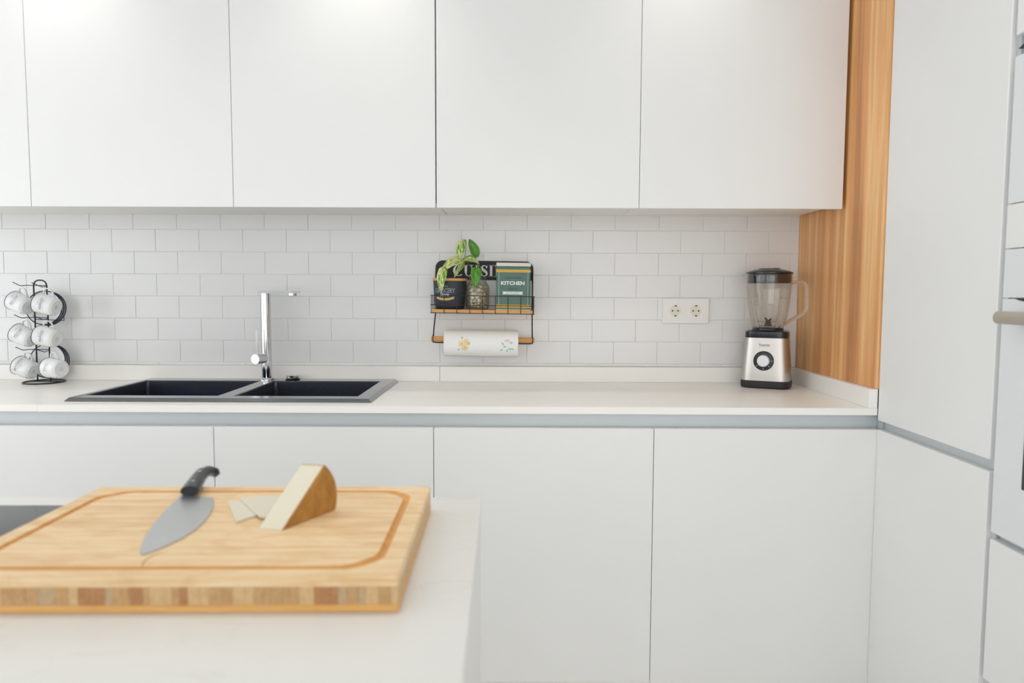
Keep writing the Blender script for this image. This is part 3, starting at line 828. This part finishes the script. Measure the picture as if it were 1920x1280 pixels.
# green tin
TM_ = shelf_mtx(.1010, -.070)
t = thing('storage_tin', 'green KITCHEN tin with mustard stripes and cream lid, on shelf', 'tin', mtx=TM_)
tw, td, th = .0565, .038, .1440
b = MB(); b.box(-tw, tw, -td, td, 0, th, .004, 3); b.build('tin_body', M['green'], t, local=True)
b = MB(); b.box(-tw-.001, tw+.001, -td-.001, td+.001, th+.0002, th+.0130, .003, 3); b.build('lid', M['cream'], t, local=True)
b = MB(); b.box(-tw-.0008, tw+.0008, -td-.0008, td+.0008, -.0001, .0030, .0008); b.build('base_trim', M['cream'], t, local=True)
for z0, z1 in ((.1250, .1340), (.0080, .0180)): box('stripe', -tw-.0003, tw+.0003, -td-.0003, td+.0003, z0, z1, M['yellow'], t, local=True)
for x in (-tw+.0085, tw-.0085): box('fine_line', x-.0007, x+.0007, -td-.0005, -td-.0001, .018, .125, M['leaf_p'], t, local=True)
ft = lambda u, v: (u, -td-.0007, v)
lettering([('KITCHEN', -.002, .0895, .078, .0125, .035, 0)], ft, M['white_print'], t, local=True)
lettering([('cuisine made', -.002, .1075, .056, .0060, .0, .4), ('Good', -.002, .0720, .028, .0100, -.01, 0)], ft, M['dark_green'], t, local=True)
b = MB(); b.poly([ft(*p) for p in ((-.037, .0615), (.033, .0615), (.029, .0570), (.033, .0520), (-.037, .0520), (-.033, .0570))], [[0, 1, 2, 3, 4, 5]])
flatmesh(b, 'ribbon_print', M['white_print'], t)
lettering([('STUFF', -.002, .0568, .045, .0068, .02, 0)], lambda u, v: (u, -td-.0010, v), M['leaf_p'], t, local=True)

# glass jar with dried mushrooms, and the pothos cutting standing in it
JM = shelf_mtx(-.0195, -.064)
t = thing('glass_jar', 'clear glass jar between the navy pot and the green tin', 'jar', mtx=JM)
out = [(0, .0005), (.034, .0005), (.0385, .004), (.0400, .012), (.0400, .070), (.0385, .080), (.0315, .0900), (.0290, .0935), (.0290, .097), (.0305, .0980), (.0305, .1000), (.0292, .1010), (.0305, .1025), (.0305, .1080), (.0288, .1092)]
inn = [(.0268, .1085), (.0268, .0935), (.0300, .0880), (.0362, .0785), (.0378, .069), (.0378, .012), (.0355, .0055), (.032, .0035), (0, .0035)]
MB().lathe(out+inn, 48).build('jar_body', M['thin_jar_glass'], t, local=True, smooth=True)
b = MB(); rnd = random.Random(3)
placed = []
for tries in range(6000):
    r = .0065+rnd.random()*.0050
    a = rnd.random()*2*PI; R0 = (.0355-r)*math.sqrt(rnd.random()); z = .0045+r+rnd.random()*.066
    p = Vector((R0*math.cos(a), R0*math.sin(a), z))
    if all((p-q).length > (r+s)*.78 for q, s in placed): placed.append((p, r))
    if len(placed) > 110: break
for p, r in placed:
    g = bmesh.ops.create_icosphere(b.bm, subdivisions=2, radius=r)
    E_ = Matrix.Rotation(rnd.random()*6, 3, 'X') @ Matrix.Rotation(rnd.random()*6, 3, 'Z')
    sd_ = Vector((rnd.random()*9, rnd.random()*9, rnd.random()*9))
    for v in g['verts']:
        q = v.co.copy(); k = 1+.45*mnoise.noise(q*140+sd_)
        q = Vector((q.x*k, q.y*k*.85, q.z*.62*k)); v.co = (E_ @ q)*.96+p
o = b.build('dried_mushrooms', M['mushroom'], smooth=True); o.matrix_basis = JM
tag(o, 'pale dried mushroom pieces filling the glass jar', 'dried food', kind='stuff')

t = thing('pothos_cutting', 'green and cream pothos cutting with trailing leaves, standing in the jar', 'plant', mtx=SHM @ Matrix.Translation((-.0195, -.064, .05)))
def W(x, z, y=-.1): return Vector((x, y, z))
node = W(-.1780, 1.3180, -.085)
b = MB()
def bez(p0, p1, p2, n=10): return [p0*(1-k/n)**2+p1*2*(k/n)*(1-k/n)+p2*(k/n)**2 for k in range(n+1)]
jarin = JM @ Vector((-.008, 0, .072)); mouth = JM @ Vector((-.014, -.004, .112))
main = bez(jarin, JM @ Vector((-.012, 0, .1)), mouth, 5)[:-1]+bez(mouth, Vector((-.108, -.085, 1.318)), W(-.148, 1.3100, -.085), 10)+[W(-.165, 1.312, -.085), node]
b.tube(main, .0022, 7)
b.tube(bez(W(-.172, 1.316, -.085), W(-.163, 1.345, -.085), W(-.1640, 1.3820, -.082))+[W(-.172, 1.380, -.085)], .0010, 6)
b.tube(bez(W(-.150, 1.312, -.085), W(-.140, 1.320, -.08), W(-.1290, 1.330, -.085)), .0012, 6)
b.tube(bez(W(-.125, 1.304, -.090), W(-.108, 1.290, -.105), W(-.1080, 1.262, -.105)), .0010, 6)
b.tube(bez(W(-.160, 1.308, -.09), W(-.145, 1.290, -.11), W(-.1330, 1.276, -.11)), .0010, 6)
b.build('stem', M['stem'], t, smooth=True)
def leaf(base, tip, width, nrm, material, fold=.25, droop=.15, shape=.62, label=None, cup=0):
    base = Vector(base); tip = Vector(tip); ax = tip-base; L = ax.length; ax.normalize()
    nrm = Vector(nrm); nrm = (nrm-ax*nrm.dot(ax)).normalized(); sd_ = ax.cross(nrm)
    nu, nv = 8, 14; b = MB(); pts = []; uv = []
    for j in range(nv+1):
        tt = j/nv
        wv = width*.5*(math.sin(PI*tt**shape)**.72)*(1 if tt < 1 else 0)
        if j == 0: wv = width*.06
        if j == nv: wv = width*.01
        for i in range(nu+1):
            s_ = (i/nu-.5)*2
            back = -.10*L*abs(s_)**1.5*(1-tt)**3
            p = base+ax*(L*tt+back)+sd_*(wv*s_)+nrm*(-abs(s_)*wv*fold*-1+droop*L*math.sin(PI*tt)+cup*L*tt*tt)
            p += nrm*(.0012*math.sin(tt*14+i))
            pts.append(p); uv.append((i/nu, tt))
    fs = [[j*(nu+1)+i, j*(nu+1)+i+1, (j+1)*(nu+1)+i+1, (j+1)*(nu+1)+i] for j in range(nv) for i in range(nu)]
    me = bpy.data.meshes.new('leaf'); me.from_pydata([tuple(p) for p in pts], [], fs); me.update()
    ul = me.uv_layers.new(name='UVMap')
    for lp in me.loops: ul.data[lp.index].uv = uv[lp.vertex_index]
    o = link('leaf', me, material, t, smooth=True)
    sm = o.modifiers.new('thick', 'SOLIDIFY'); sm.thickness = .0005
    if label: o['label'] = label
    return o
leaf(W(-.1720, 1.3800, -.085), W(-.1880, 1.3180, -.095), .034, (-.20, -1, .1), M['leaf_var'], droop=.10, shape=.75)
leaf(W(-.1290, 1.3290, -.085), W(-.1540, 1.3850, -.095), .033, (.30, -1, .1), M['leaf_green'], droop=.08, shape=.70)
leaf(W(-.1760, 1.3090, -.088), W(-.1180, 1.3020, -.112), .030, (.1, -.75, .7), M['leaf_var'], droop=.30, shape=.7)
leaf(W(-.1770, 1.3130, -.090), W(-.2430, 1.2760, -.122), .042, (-.15, -.75, .6), M['leaf_pale'], droop=.16, shape=.62, label='large cream and green leaf')
leaf(W(-.2350, 1.2860, -.120), W(-.2420, 1.2080, -.128), .034, (-.3, -1, .1), M['leaf_var'], droop=.12, shape=.55)
leaf(W(-.1290, 1.2880, -.108), W(-.1330, 1.2230, -.118), .036, (.15, -1, .1), M['leaf_green'], droop=.08, shape=.55)
leaf(W(-.1700, 1.3050, -.092), W(-.2030, 1.2560, -.105), .016, (-.2, -1, .2), M['leaf_var'], droop=.10, shape=.6)

# ================================================================== BLENDER (appliance)
BM_ = Matrix.Translation((.8365, -.1135, ZC+.0004)) @ Matrix.Rotation(math.radians(-25), 4, 'Z')
t = thing('stand_blender', 'steel stand blender with glass jug in the corner beside the wooden panel', 'blender', mtx=BM_)
def sqloft(b, prof, seg=48, sq=5.0): return oval(b, prof, seg, sq)
sqloft(MB(), [(.068, .058, 0), (.0775, .067, .003), (.0785, .068, .010), (.0775, .067, .0250)], 64, 5).build('foot', M['black_matte'], t, local=True, autos=40)
sqloft(MB(), [(.0770, .0665, .0252), (.0745, .0645, .070), (.0690, .0600, .1360), (.0672, .0585, .1640)], 64, 5).build('motor_housing', M['steel'], t, local=True, autos=40)
sqloft(MB(), [(.0675, .0588, .1642), (.0680, .0592, .1660), (.0670, .0585, .1840), (.0600, .0530, .1870), (.052, .046, .1880)], 64, 5).build('collar', M['black_plastic'], t, local=True, autos=30)
MB().lathe([(0, .1882), (.0500, .1882), (.0490, .1945), (.043, .1965), (0, .1965)], 40).build('jug_seat', M['black_plastic'], t, local=True, autos=40)
# knob
fpl = lambda z: -(.0665-(z-.0252)*.052)          # front plane y at height z
KZ = .0905; ky = fpl(KZ)-.001
Kx = Matrix.Translation((-.004, ky, KZ)) @ Matrix.Rotation(PI/2+math.radians(-3), 4, 'X')
kn = MB().lathe([(0, 0), (.0315, 0), (.0315, .004), (.0290, .0065), (.022, .0070), (0, .0070)], 40, Kx).build('control_dial', M['black_plastic'], t, local=True, autos=40)
MB().lathe([(0, .0071), (.0200, .0071), (.0190, .0180), (.0175, .0195), (0, .0198)], 36, Kx).build('knob', M['knob_face'], kn, local=True, autos=40)
b = MB()
for a in (0, 45, 90, 140):
    c_, s_ = math.cos(math.radians(a)), math.sin(math.radians(a))
    P = []
    for rr, ww in ((.0235, .0008), (.0275, .0008)): 
        for sg in (-1, 1): P.append(Kx @ Vector((rr*c_-sg*ww*s_, -(rr*s_+sg*ww*c_), .0073)))
    b.poly(P, [[0, 1, 3, 2]])
me = bpy.data.meshes.new('dial_marks'); b.bm.to_mesh(me); b.bm.free(); link('dial_marks', me, M['white_print'], kn, local=True)
lettering([('Taurus', -.004, .1420, .034, .0065, .02, 0)], lambda u, v: (u, fpl(v)-.0012, v), M['ink'], t, local=True)
b = MB(); b.poly([(-.019, fpl(.1360)-.0012, .1356), (.011, fpl(.1360)-.0012, .1356), (.011, fpl(.1368)-.0012, .1364), (-.019, fpl(.1368)-.0012, .1364)], [[0, 1, 2, 3]])
flatmesh(b, 'print_line', M['ink_light'], t)
# jug: fluted glass
def jug_ring(z):
    pr = [(.1968, .0490), (.205, .0520), (.230, .0590), (.270, .0650), (.310, .0690), (.340, .0712), (.3720, .0735)]
    for (z0, r0), (z1, r1) in zip(pr, pr[1:]):
        if z <= z1: return r0+(r1-r0)*(z-z0)/(z1-z0)
    return pr[-1][1]
b = MB(); seg = 80; NZ = 26; zs = [.1968+(.3720-.1968)*k/NZ for k in range(NZ+1)]
def jr(z, a, thick):
    r = jug_ring(z)-thick
    fl = max(0, min(1, (.300-z)/.05))*.0085
    r -= 0*fl*math.exp(-((math.degrees(a+PI/4) % 90-45)/9)**2)*(.6 if thick else 1)
    # pouring lip at the left (local -x)
    if z > .345: 
        d = abs(((math.degrees(a)-180+180) % 360)-180); r += .014*((z-.345)/.027)**2*math.exp(-(d/11)**2)
    return r
rings = []
for z in zs: rings.append([b.bm.verts.new((jr(z, 2*PI*i/seg, 0)*math.cos(2*PI*i/seg), jr(z, 2*PI*i/seg, 0)*math.sin(2*PI*i/seg), z)) for i in range(seg)])
for z in zs[::-1][:-1]: rings.append([b.bm.verts.new((jr(z, 2*PI*i/seg, .0032)*math.cos(2*PI*i/seg), jr(z, 2*PI*i/seg, .0032)*math.sin(2*PI*i/seg), z)) for i in range(seg)])
rings.append([b.bm.verts.new((.042*math.cos(2*PI*i/seg), .042*math.sin(2*PI*i/seg), .2010)) for i in range(seg)])
for A, B in zip(rings, rings[1:]):
    for i in range(seg):
        j = (i+1) % seg; b.bm.faces.new([A[i], A[j], B[j], B[i]])
b.bm.faces.new(rings[0][::-1]); b.bm.faces.new(rings[-1])
jug = b.build('glass_jug', M['jug_glass'], t, local=True, smooth=True)
for an in (133, 223, 313, 43):
    ca_, sa_ = math.cos(math.radians(an)), math.sin(math.radians(an)); P = []; Q = []
    for k in range(15):
        z = .1985+(.2960-.1985)*k/14; r = jug_ring(z)-.0045-.003*(1-k/14)
        P.append((r*ca_, r*sa_, z)); Q.append(.0052*(1-k/14)**.6+.0006)
    MB().tube(P, .004, 10, up=(ca_, sa_, 0), radii=Q).build('rib', M['glass'], jug, local=True, smooth=True)
b = MB()
hp = fillet([(.0690, 0, .3440), (.1120, 0, .3460), (.1160, 0, .2500), (.0500, 0, .2080)], .022, 6)
b.tube(hp, .0085, 14, up=(0, 1, 0), sx=1.15, sy=.80)
b.build('jug_handle', M['glass'], jug, local=True, smooth=True)
MB().lathe([(.0660, .3420), (.0685, .3430), (.0690, .3700), (.0735, .3728), (.0735, .3765), (.0680, .3800), (.045, .3868), (.034, .3875), (0, .3875)], 56).build('lid', M['black_plastic'], t, local=True, autos=30)
MB().lathe([(0, .3876), (.0325, .3876), (.0345, .3890), (.0335, .3912), (0, .3918)], 40).build('filler_cap', M['brass'], t, local=True, autos=40)
b = MB(); b.lathe([(0, .2012), (.012, .2012), (.010, .2110), (.004, .2150), (0, .2150)], 20)
for k in range(4):
    a = math.radians(90*k+20); c_, s_ = math.cos(a), math.sin(a); up_ = .013 if k % 2 else .004
    P = [Vector((x*c_-y*s_, x*s_+y*c_, .2120+up_*(x/.030)+dz)) for dz in (0, .0012) for x, y in ((.004, -.006), (.032, -.003), (.035, .003), (.004, .006))]
    b.poly(P, [[0, 1, 2, 3], [4, 5, 6, 7], [0, 1, 5, 4], [1, 2, 6, 5], [2, 3, 7, 6], [3, 0, 4, 7]])
b.build('blade', M['black_matte'], t, local=True)

# ================================================================== MUG RACK
RX, RY = -1.5885, -.0900
t = thing('mug_rack', 'black wire mug rack carrying six enamel mugs at the left end', 'mug rack', (RX, RY, ZC))
ring = [(RX+.0610*math.cos(2*PI*k/40), RY+.0610*math.sin(2*PI*k/40), ZC+.0028) for k in range(40)]
MB().tube(ring, .0024, 8, closed=True).build('base_ring', M['black_wire'], t, smooth=True)
b = MB()
b.tube(fillet([(RX-.022, RY, ZC+.003), (RX-.022, RY, 1.2440), (RX+.022, RY, 1.2440), (RX+.022, RY, ZC+.003)], .0215, 8), .0024, 8)
b.tube([(RX-.060, RY, ZC+.004), (RX+.060, RY, ZC+.004)], .0018, 6)
b.build('post', M['black_wire'], t, smooth=True)
for zt_, dx in ((1.2270, 0), (1.1200, .004), (1.0130, .006)):
    b = MB()
    b.tube(fillet([(RX-.062, RY-.042, zt_+.010), (RX-.050, RY-.024, zt_-.002), (RX-.040, RY-.010, zt_), (RX+.022, RY-.004, zt_-.001)], .006, 4), .0013, 6)
    b.tube(fillet([(RX+.022, RY-.002, zt_-.004), (RX+.036, RY-.045, zt_-.006), (RX+.030, RY-.085, zt_+.008)], .008, 4), .0013, 6)
    b.build('hook_arm', M['black_wire'], t, smooth=True)
b = MB(); b.tube([(RX-.022, RY+.003, 1.113), (RX+.050, RY+.040, 1.108)], .0012, 6); b.tube([(RX+.050, RY+.040, 1.108), (RX+.050, RY+.040, 1.126)], .0012, 6)
b.build('saucer_holder', M['black_wire'], t, smooth=True)

def mug(pc, d, label, texts, stamp=True):
    """pc: rim centre, d: direction rim->base (world)"""
    d = Vector(d).normalized(); z = -d; up = Vector((0, 0, 1)); x = (up-z*up.dot(z)).normalized(); y = z.cross(x)
    Lm = .0720; o = Vector(pc)+Vector((.010, 0, 0))+d*Lm*.90
    mt = Matrix.Translation(o) @ Matrix((x, y, z)).transposed().to_4x4() @ Matrix.Scale(.90, 4)
    t = thing('enamel_mug', label, 'mug', mtx=mt, group='enamel mugs on the rack')
    prof = [(0, .0015), (.0235, .0015), (.0240, 0), (.0255, 0), (.0262, .0018), (.0305, .0045), (.0330, .0100), (.0348, .030), (.0360, Lm-.002), (.0372, Lm),
            (.0362, Lm+.0006), (.0350, Lm-.001), (.0338, .030), (.0320, .0115), (.0290, .0065), (0, .0045)]
    MB().lathe(prof, 44).build('cup', M['enamel'], t, local=True, autos=45)
    MB().tube([(.0367*math.cos(2*PI*k/40), .0367*math.sin(2*PI*k/40), Lm+.0002) for k in range(40)], .00115, 6, closed=True).build('rim', M['enamel_rim'], t, local=True, smooth=True)
    MB().tube(fillet([(.0352, 0, .060), (.0560, 0, .060), (.0600, 0, .036), (.0340, 0, .016)], .016, 6), .0034, 10, sx=.6, sy=1.3).build('handle', M['enamel'], t, local=True, smooth=True)
    # print on the side turned to the camera: text runs around the cup
    cv = Vector((0, -2.4486, 1.2117))-o; ax_, ay_ = cv.dot(x), cv.dot(y); a0 = math.atan2(ay_, ax_)
    sgn = -1 if a0 < 0 else 1
    def onm(u, v):   # u along the circumference upward to the handle, v along the axis to the rim
        r = .0345+.0016*(v/Lm)+.0006; a = a0-sgn*u/.035
        return (r*math.cos(a), r*math.sin(a), v)
    it = [(s, u, .040+v, wd, ht, of, sh) for s, u, v, wd, ht, of, sh, big in texts if big]
    mp = lambda u, v: onm(u, v)
    lettering(it, mp, M['ink'], t, local=True)
    it = [(s, u, .040+v, wd, ht, of, sh) for s, u, v, wd, ht, of, sh, big in texts if not big]
    if it: lettering(it, mp, M['ink_light'], t, local=True, name='small_lettering')
    if stamp:
        fb = lambda u, v: (v, u, .0009)
        b = MB(); pts = [fb(-.0085, -.008), (0, 0, 0)]
        lettering([('|||||', 0, 0, .013, .015, -.01, 0)], lambda u, v: (v, -u, .0011), M['ink_light'], t, local=True, name='base_stamp')
    cd = MB(); aa = a0+PI*.42*sgn
    g = bmesh.ops.create_icosphere(cd.bm, subdivisions=1, radius=.0018, matrix=Matrix.Translation((.0318*math.cos(aa), .0318*math.sin(aa), .0075)))
    cd.build('enamel_chip', M['enamel_rim'], t, local=True)
    return t
marcel = [('Marcel', 0, .001, .044, .016, -.012, .4, True), ('Chez', .012, .014, .012, .006, 0, .4, False), ('boulanger', -.004, -.010, .022, .004, 0, 0, False)]
market = [('MARKET', -.002, -.002, .044, .0110, .0, 0, True), ('Organic', .002, .0085, .022, .005, 0, .3, False), ('FRESH & LOCAL', -.002, -.0115, .034, .0030, 0, 0, False)]
brass = [('BRASSERIE', 0, .010, .050, .0105, -.005, 0, True), ('Parisienne', 0, -.001, .032, .006, 0, .4, False), ('CAFE', 0, -.010, .016, .004, 0, 0, False)]
bistro = [('Bistrot', 0, .004, .030, .009, 0, .3, False), ('de la Gare', 0, -.007, .032, .005, 0, .3, False)]
mug((-1.6863, -.092, 1.1762), (.905, -.25, -.341), 'enamel mug at the top left of the rack, Marcel lettering', marcel)
mug((-1.5648, -.150, 1.1705), (.965, -.09, -.245), 'enamel mug at the top right of the rack, MARKET lettering', market)
mug((-1.6824, -.092, 1.0686), (.915, -.16, -.365), 'enamel mug at the middle left of the rack, Marcel lettering', marcel)
mug((-1.5678, -.150, 1.0641), (.970, -.12, -.190), 'enamel mug at the middle right of the rack, MARKET lettering', market)
mug((-1.6784, -.092, .9585), (.920, -.24, -.302), 'enamel mug at the bottom left of the rack, BRASSERIE lettering', brass)
mug((-1.5391, -.150, .9571), (.900, -.43, -.030), 'enamel mug at the bottom right of the rack, base turned to the viewer', bistro)

def saucer(c, k, label):
    n = Vector((.10, -.98, .14)).normalized()
    z = n; x = Vector((0, 0, 1)); x = (x-z*x.dot(z)).normalized(); y = z.cross(x)
    mt = Matrix((x, y, z)).transposed().to_4x4(); mt.translation = Vector(c)
    t = thing('enamel_saucer', label, 'saucer', mtx=mt, group='dark rimmed saucers behind the mugs')
    MB().lathe([(0, 0), (.034, 0), (.040, .002), (.0570, .0075), (.0580, .0085), (.0565, .0090), (.040, .0034), (.034, .0014), (0, .0014)], 48).build('dish', M['enamel'], t, local=True, autos=50)
    MB().tube([(.0575*math.cos(2*PI*q/48), .0575*math.sin(2*PI*q/48), .0083) for q in range(48)], .0019, 6, closed=True).build('rim', M['enamel_rim'], t, local=True, smooth=True)
for k in range(3):
    pos = ['nearest of three', 'middle of three', 'rearmost of three'][k]
    saucer((-1.6040+.0040*k, -.0450+.0045*k, 1.1500-.0015*k), k, 'dark rimmed enamel saucer behind the upper mugs, %s' % pos)
    saucer((-1.6000+.0040*k, -.0450+.0045*k, .9690-.0015*k), k, 'dark rimmed enamel saucer behind the bottom mugs, %s' % pos)

# ================================================================== CUTTING BOARD
BR = math.radians(1.25)
BT = Matrix.Translation((-.1120, -1.7840, .9003)) @ Matrix.Rotation(BR, 4, 'Z')   # origin: front right lower corner
t = thing('cutting_board', 'thick bamboo cutting board with juice groove on the island', 'cutting board', mtx=BT)
BW, BD, BTh = .4640, .3215, .0350
za, zb_ = .0080, .0262
box('bottom_layer', -BW, 0, 0, BD, 0, za, M['board_edge'], t, bev=.0012, local=True)
# core strips running front to back
x = -BW+.0005; rnd = random.Random(11); 
while x < -.002:
    wd = min(rnd.uniform(.006, .016), -.0005-x)
    if -.0005-(x+wd) < .006: wd = -.0005-x
    mm = rnd.choices(STRIPS, [3, 4, 2, 1.6])[0]
    box('core_strip', x+.00012, x+wd-.00012, .0005+rnd.uniform(0, .0002), BD-.0005, za+.0001, zb_-.0001, mm, t, local=True)
    x += wd
# top layer with the groove pressed in
def octo(i, c): return [(-BW+i+c, i), (-i-c, i), (-i, i+c), (-i, BD-i-c), (-i-c, BD-i), (-BW+i+c, BD-i), (-BW+i, BD-i-c), (-BW+i, i+c)]
def loop(i, c, z, n=4):
    pts = [Vector((x, y, 0)) for x, y in octo(i, c)]
    out = fillet(pts, .012, 3, closed=True)
    return [(p.x, p.y, z) for p in out]
b = MB()
outer = [(p.x, p.y) for p in fillet([Vector((-BW, 0, 0)), Vector((0, 0, 0)), Vector((0, BD, 0)), Vector((-BW, BD, 0))], .004, 3, closed=True)]
lo_ = [(x, y, zb_) for x, y in outer]; mid_ = [(x, y, BTh-.0015) for x, y in outer]
hi_ = [(-BW/2+(x+BW/2)*(1-.0015/(BW/2)), BD/2+(y-BD/2)*(1-.0015/(BD/2)), BTh) for x, y in outer]
vo = [[b.bm.verts.new(p) for p in L_] for L_ in (lo_, mid_, hi_)]
for A, B in zip(vo, vo[1:]):
    n = len(A)
    for i in range(n): b.bm.faces.new([A[i], A[(i+1) % n], B[(i+1) % n], B[i]])
b.bm.faces.new(vo[0][::-1])
gz = BTh-.0042
specs = [(.0215, .026, BTh), (.0235, .0262, gz+.0008), (.0260, .0265, gz), (.0285, .0268, gz+.0008), (.0305, .027, BTh)]
gl = [[b.bm.verts.new(p) for p in loop(i, c, z)] for i, c, z in specs]
gf = []
for A, B in zip(gl, gl[1:]):
    n = len(A)
    for i in range(n): gf.append(b.bm.faces.new([A[i], A[(i+1) % n], B[(i+1) % n], B[i]]))
for f in gf: f.material_index = 1
b.bm.faces.new(gl[-1])
eo = [b.bm.edges.get((vo[2][i], vo[2][(i+1) % len(vo[2])])) for i in range(len(vo[2]))]
ei = [b.bm.edges.get((gl[0][i], gl[0][(i+1) % len(gl[0])])) for i in range(len(gl[0]))]
for f in bmesh.ops.bridge_loops(b.bm, edges=eo+ei)['faces']: f.material_index = 0
bmesh.ops.recalc_face_normals(b.bm, faces=b.bm.faces)
me = bpy.data.meshes.new('top_layer'); b.bm.to_mesh(me); b.bm.free(); me.materials.append(M['board']); me.materials.append(M['groove'])
link('top_layer', me, None, t, local=True)
ZT = .9003+BTh
# a curved dark scratch near the front
b = MB(); P = [Vector((-.362+.0165*math.cos(math.radians(a)), -1.7415+.024*math.sin(math.radians(a)), ZT+.0001)) for a in range(110, 236, 12)]
pts = []
for i, p in enumerate(P):
    wv = .0007*math.sin(PI*(i+.5)/len(P))+.0002
    for s in (-1, 1): pts.append((p.x+s*wv, p.y, p.z))
b.poly(pts, [[2*i, 2*i+1, 2*i+3, 2*i+2] for i in range(len(P)-1)])
M['scratch'] = mat('board_scratch', srgb(150, 104, 60), .7)
me = bpy.data.meshes.new('knife_scratch'); b.bm.to_mesh(me); b.bm.free(); link('knife_scratch', me, M['scratch'], t)

# ================================================================== KNIFE
t = thing('kitchen_knife', 'black handled chef knife lying on the cutting board', 'knife', (-.41, -1.58, ZT))
spine = [(-.4462, -1.522), (-.4390, -1.570), (-.4270, -1.630), (-.4110, -1.685), (-.3960, -1.722)]
edge = [(-.3885, -1.7310), (-.3790, -1.7140), (-.3700, -1.6820), (-.3680, -1.650), (-.3720, -1.615), (-.3810, -1.575), (-.3930, -1.545), (-.4030, -1.526)]
b = MB(); ol = spine+edge; zs_ = ZT+.0008
def kz(x, y): return 0
n = len(ol)
cx = sum(p[0] for p in ol)/n; cy = sum(p[1] for p in ol)/n
lowr = [(x, y, zs_) for x, y in ol]
topr = []
for i, (x, y) in enumerate(ol):
    if i < len(spine): topr.append((x, y, zs_+.0022-.0014*i/4))
    else: topr.append((x, y, zs_+.0004))
sp2 = [(x*.45+edge[-1-i if i < 8 else 0][0]*.55, y*.45+edge[-1-i][1]*.55, zs_+.0021-.0012*i/4) for i, (x, y) in enumerate(spine)]
k0 = len(lowr)
b.poly(lowr+topr, [list(range(n))[::-1]]+[[i, (i+1) % n, n+(i+1) % n, n+i] for i in range(n)]+[list(range(n, 2*n))])
b.build('blade', M['blade'], t)
hpth = [Vector(p) for p in ((-.4350, -1.5225, ZT+.0085), (-.4395, -1.502, ZT+.0095), (-.4450, -1.480, ZT+.0105), (-.4500, -1.458, ZT+.0115), (-.4530, -1.438, ZT+.0120), (-.4515, -1.424, ZT+.0105), (-.4470, -1.416, ZT+.0065), (-.4430, -1.415, ZT+.0015))]
b = MB(); b.tube(hpth, .010, 14, up=(0, 0, 1), sx=.68, sy=1.12, radii=[.0105, .0110, .0102, .0098, .0105, .0112, .0105, .0070])
hd = b.build('handle', M['black_plastic'], t, autos=50)
b = MB()
for p in (hpth[1], hpth[3], hpth[4]): b.lathe([(0, 0), (.0026, 0), (.0026, .0006), (0, .0008)], 12, Matrix.Translation((p.x, p.y, p.z+.0070)))
b.build('rivet', M['brass'], hd)

# ================================================================== CHEESE
A = Vector((-.2678, -1.6515, ZT+.0003)); TV = Vector((-.0297, .0051, 0)); C2 = Vector((-.2275, -1.5747, ZT+.0003)); Bp = Vector((-.2356, -1.5901, ZT+.0605))
dirC = (C2-A); Rw = dirC.length; e1 = dirC.normalized(); e2 = Vector((0, 0, 1))
ang = math.atan2(Bp.z-A.z, (Bp-A).dot(e1)); RB = (Bp-A).length
t = thing('cheese_wedge', 'wedge of semi-cured cheese with brown rind standing on the cutting board', 'cheese', (-.255, -1.61, ZT))
nn = 12
arcp = []
for k in range(nn+1):
    a = ang*k/nn; rr = Rw+(RB-Rw)*k/nn+.0045*math.sin(PI*k/nn)
    arcp.append((rr*math.cos(a), rr*math.sin(a)))
def cw(off_, pts_): return [A+e1*x+e2*z+TV*off_ for x, z in pts_]
outl = [(0, 0)]+arcp
b = MB(); P0 = cw(.045, outl); P1 = cw(1, outl); n = len(outl)
b.poly(P0+P1, [list(range(n)), list(range(n, 2*n))[::-1]]+[[i, (i+1) % n, n+(i+1) % n, n+i] for i in range(n)])
b.build('paste', M['cheese'], t)
b = MB(); P0 = cw(0, outl); P1 = cw(.045, outl)
b.poly(P0+P1, [list(range(n)), list(range(n, 2*n))[::-1]]+[[i, (i+1) % n, n+(i+1) % n, n+i] for i in range(n)])
rim1 = [(x*1.012, z*1.0+(.0004 if z > .01 else 0)) for x, z in arcp]
Q0 = cw(0.0, arcp)+cw(1.0, arcp)+cw(0.0, [(x*1.02, z*1.012) for x, z in arcp])+cw(1.0, [(x*1.02, z*1.012) for x, z in arcp])
m_ = len(arcp)
fs = []
for i in range(m_-1):
    fs += [[2*m_+i, 2*m_+i+1, 3*m_+i+1, 3*m_+i], [i, i+1, 2*m_+i+1, 2*m_+i], [m_+i, m_+i+1, 3*m_+i+1, 3*m_+i]]
fs += [[0, m_, 3*m_, 2*m_], [m_-1, 2*m_-1, 4*m_-1, 3*m_-1]]
b.poly(Q0, fs)
b.build('rind', M['rind'], t)
def slice_(pts_, z0, z1, label, tilt=0):
    b = MB(); b.prism([(p[0], p[1]) for p in pts_], lambda u, v, d: (u, v, d+tilt*(v+1.60)), z0, z1)
    o = b.build('cheese_slice', M['cheese']); tag(o, label, 'cheese', group='thin cheese slices beside the wedge'); return o
slice_([(-.3730, -1.5480), (-.3310, -1.6285), (-.2960, -1.5720), (-.3050, -1.5520)], ZT+.0003, ZT+.0028, 'lower thin pale cheese slice lying flat on the board left of the wedge')
slice_([(-.3600, -1.5420), (-.3070, -1.6160), (-.2900, -1.6200), (-.2990, -1.5300)], ZT+.0032, ZT+.0062, 'upper thin cheese slice overlapping the other, touching the wedge')
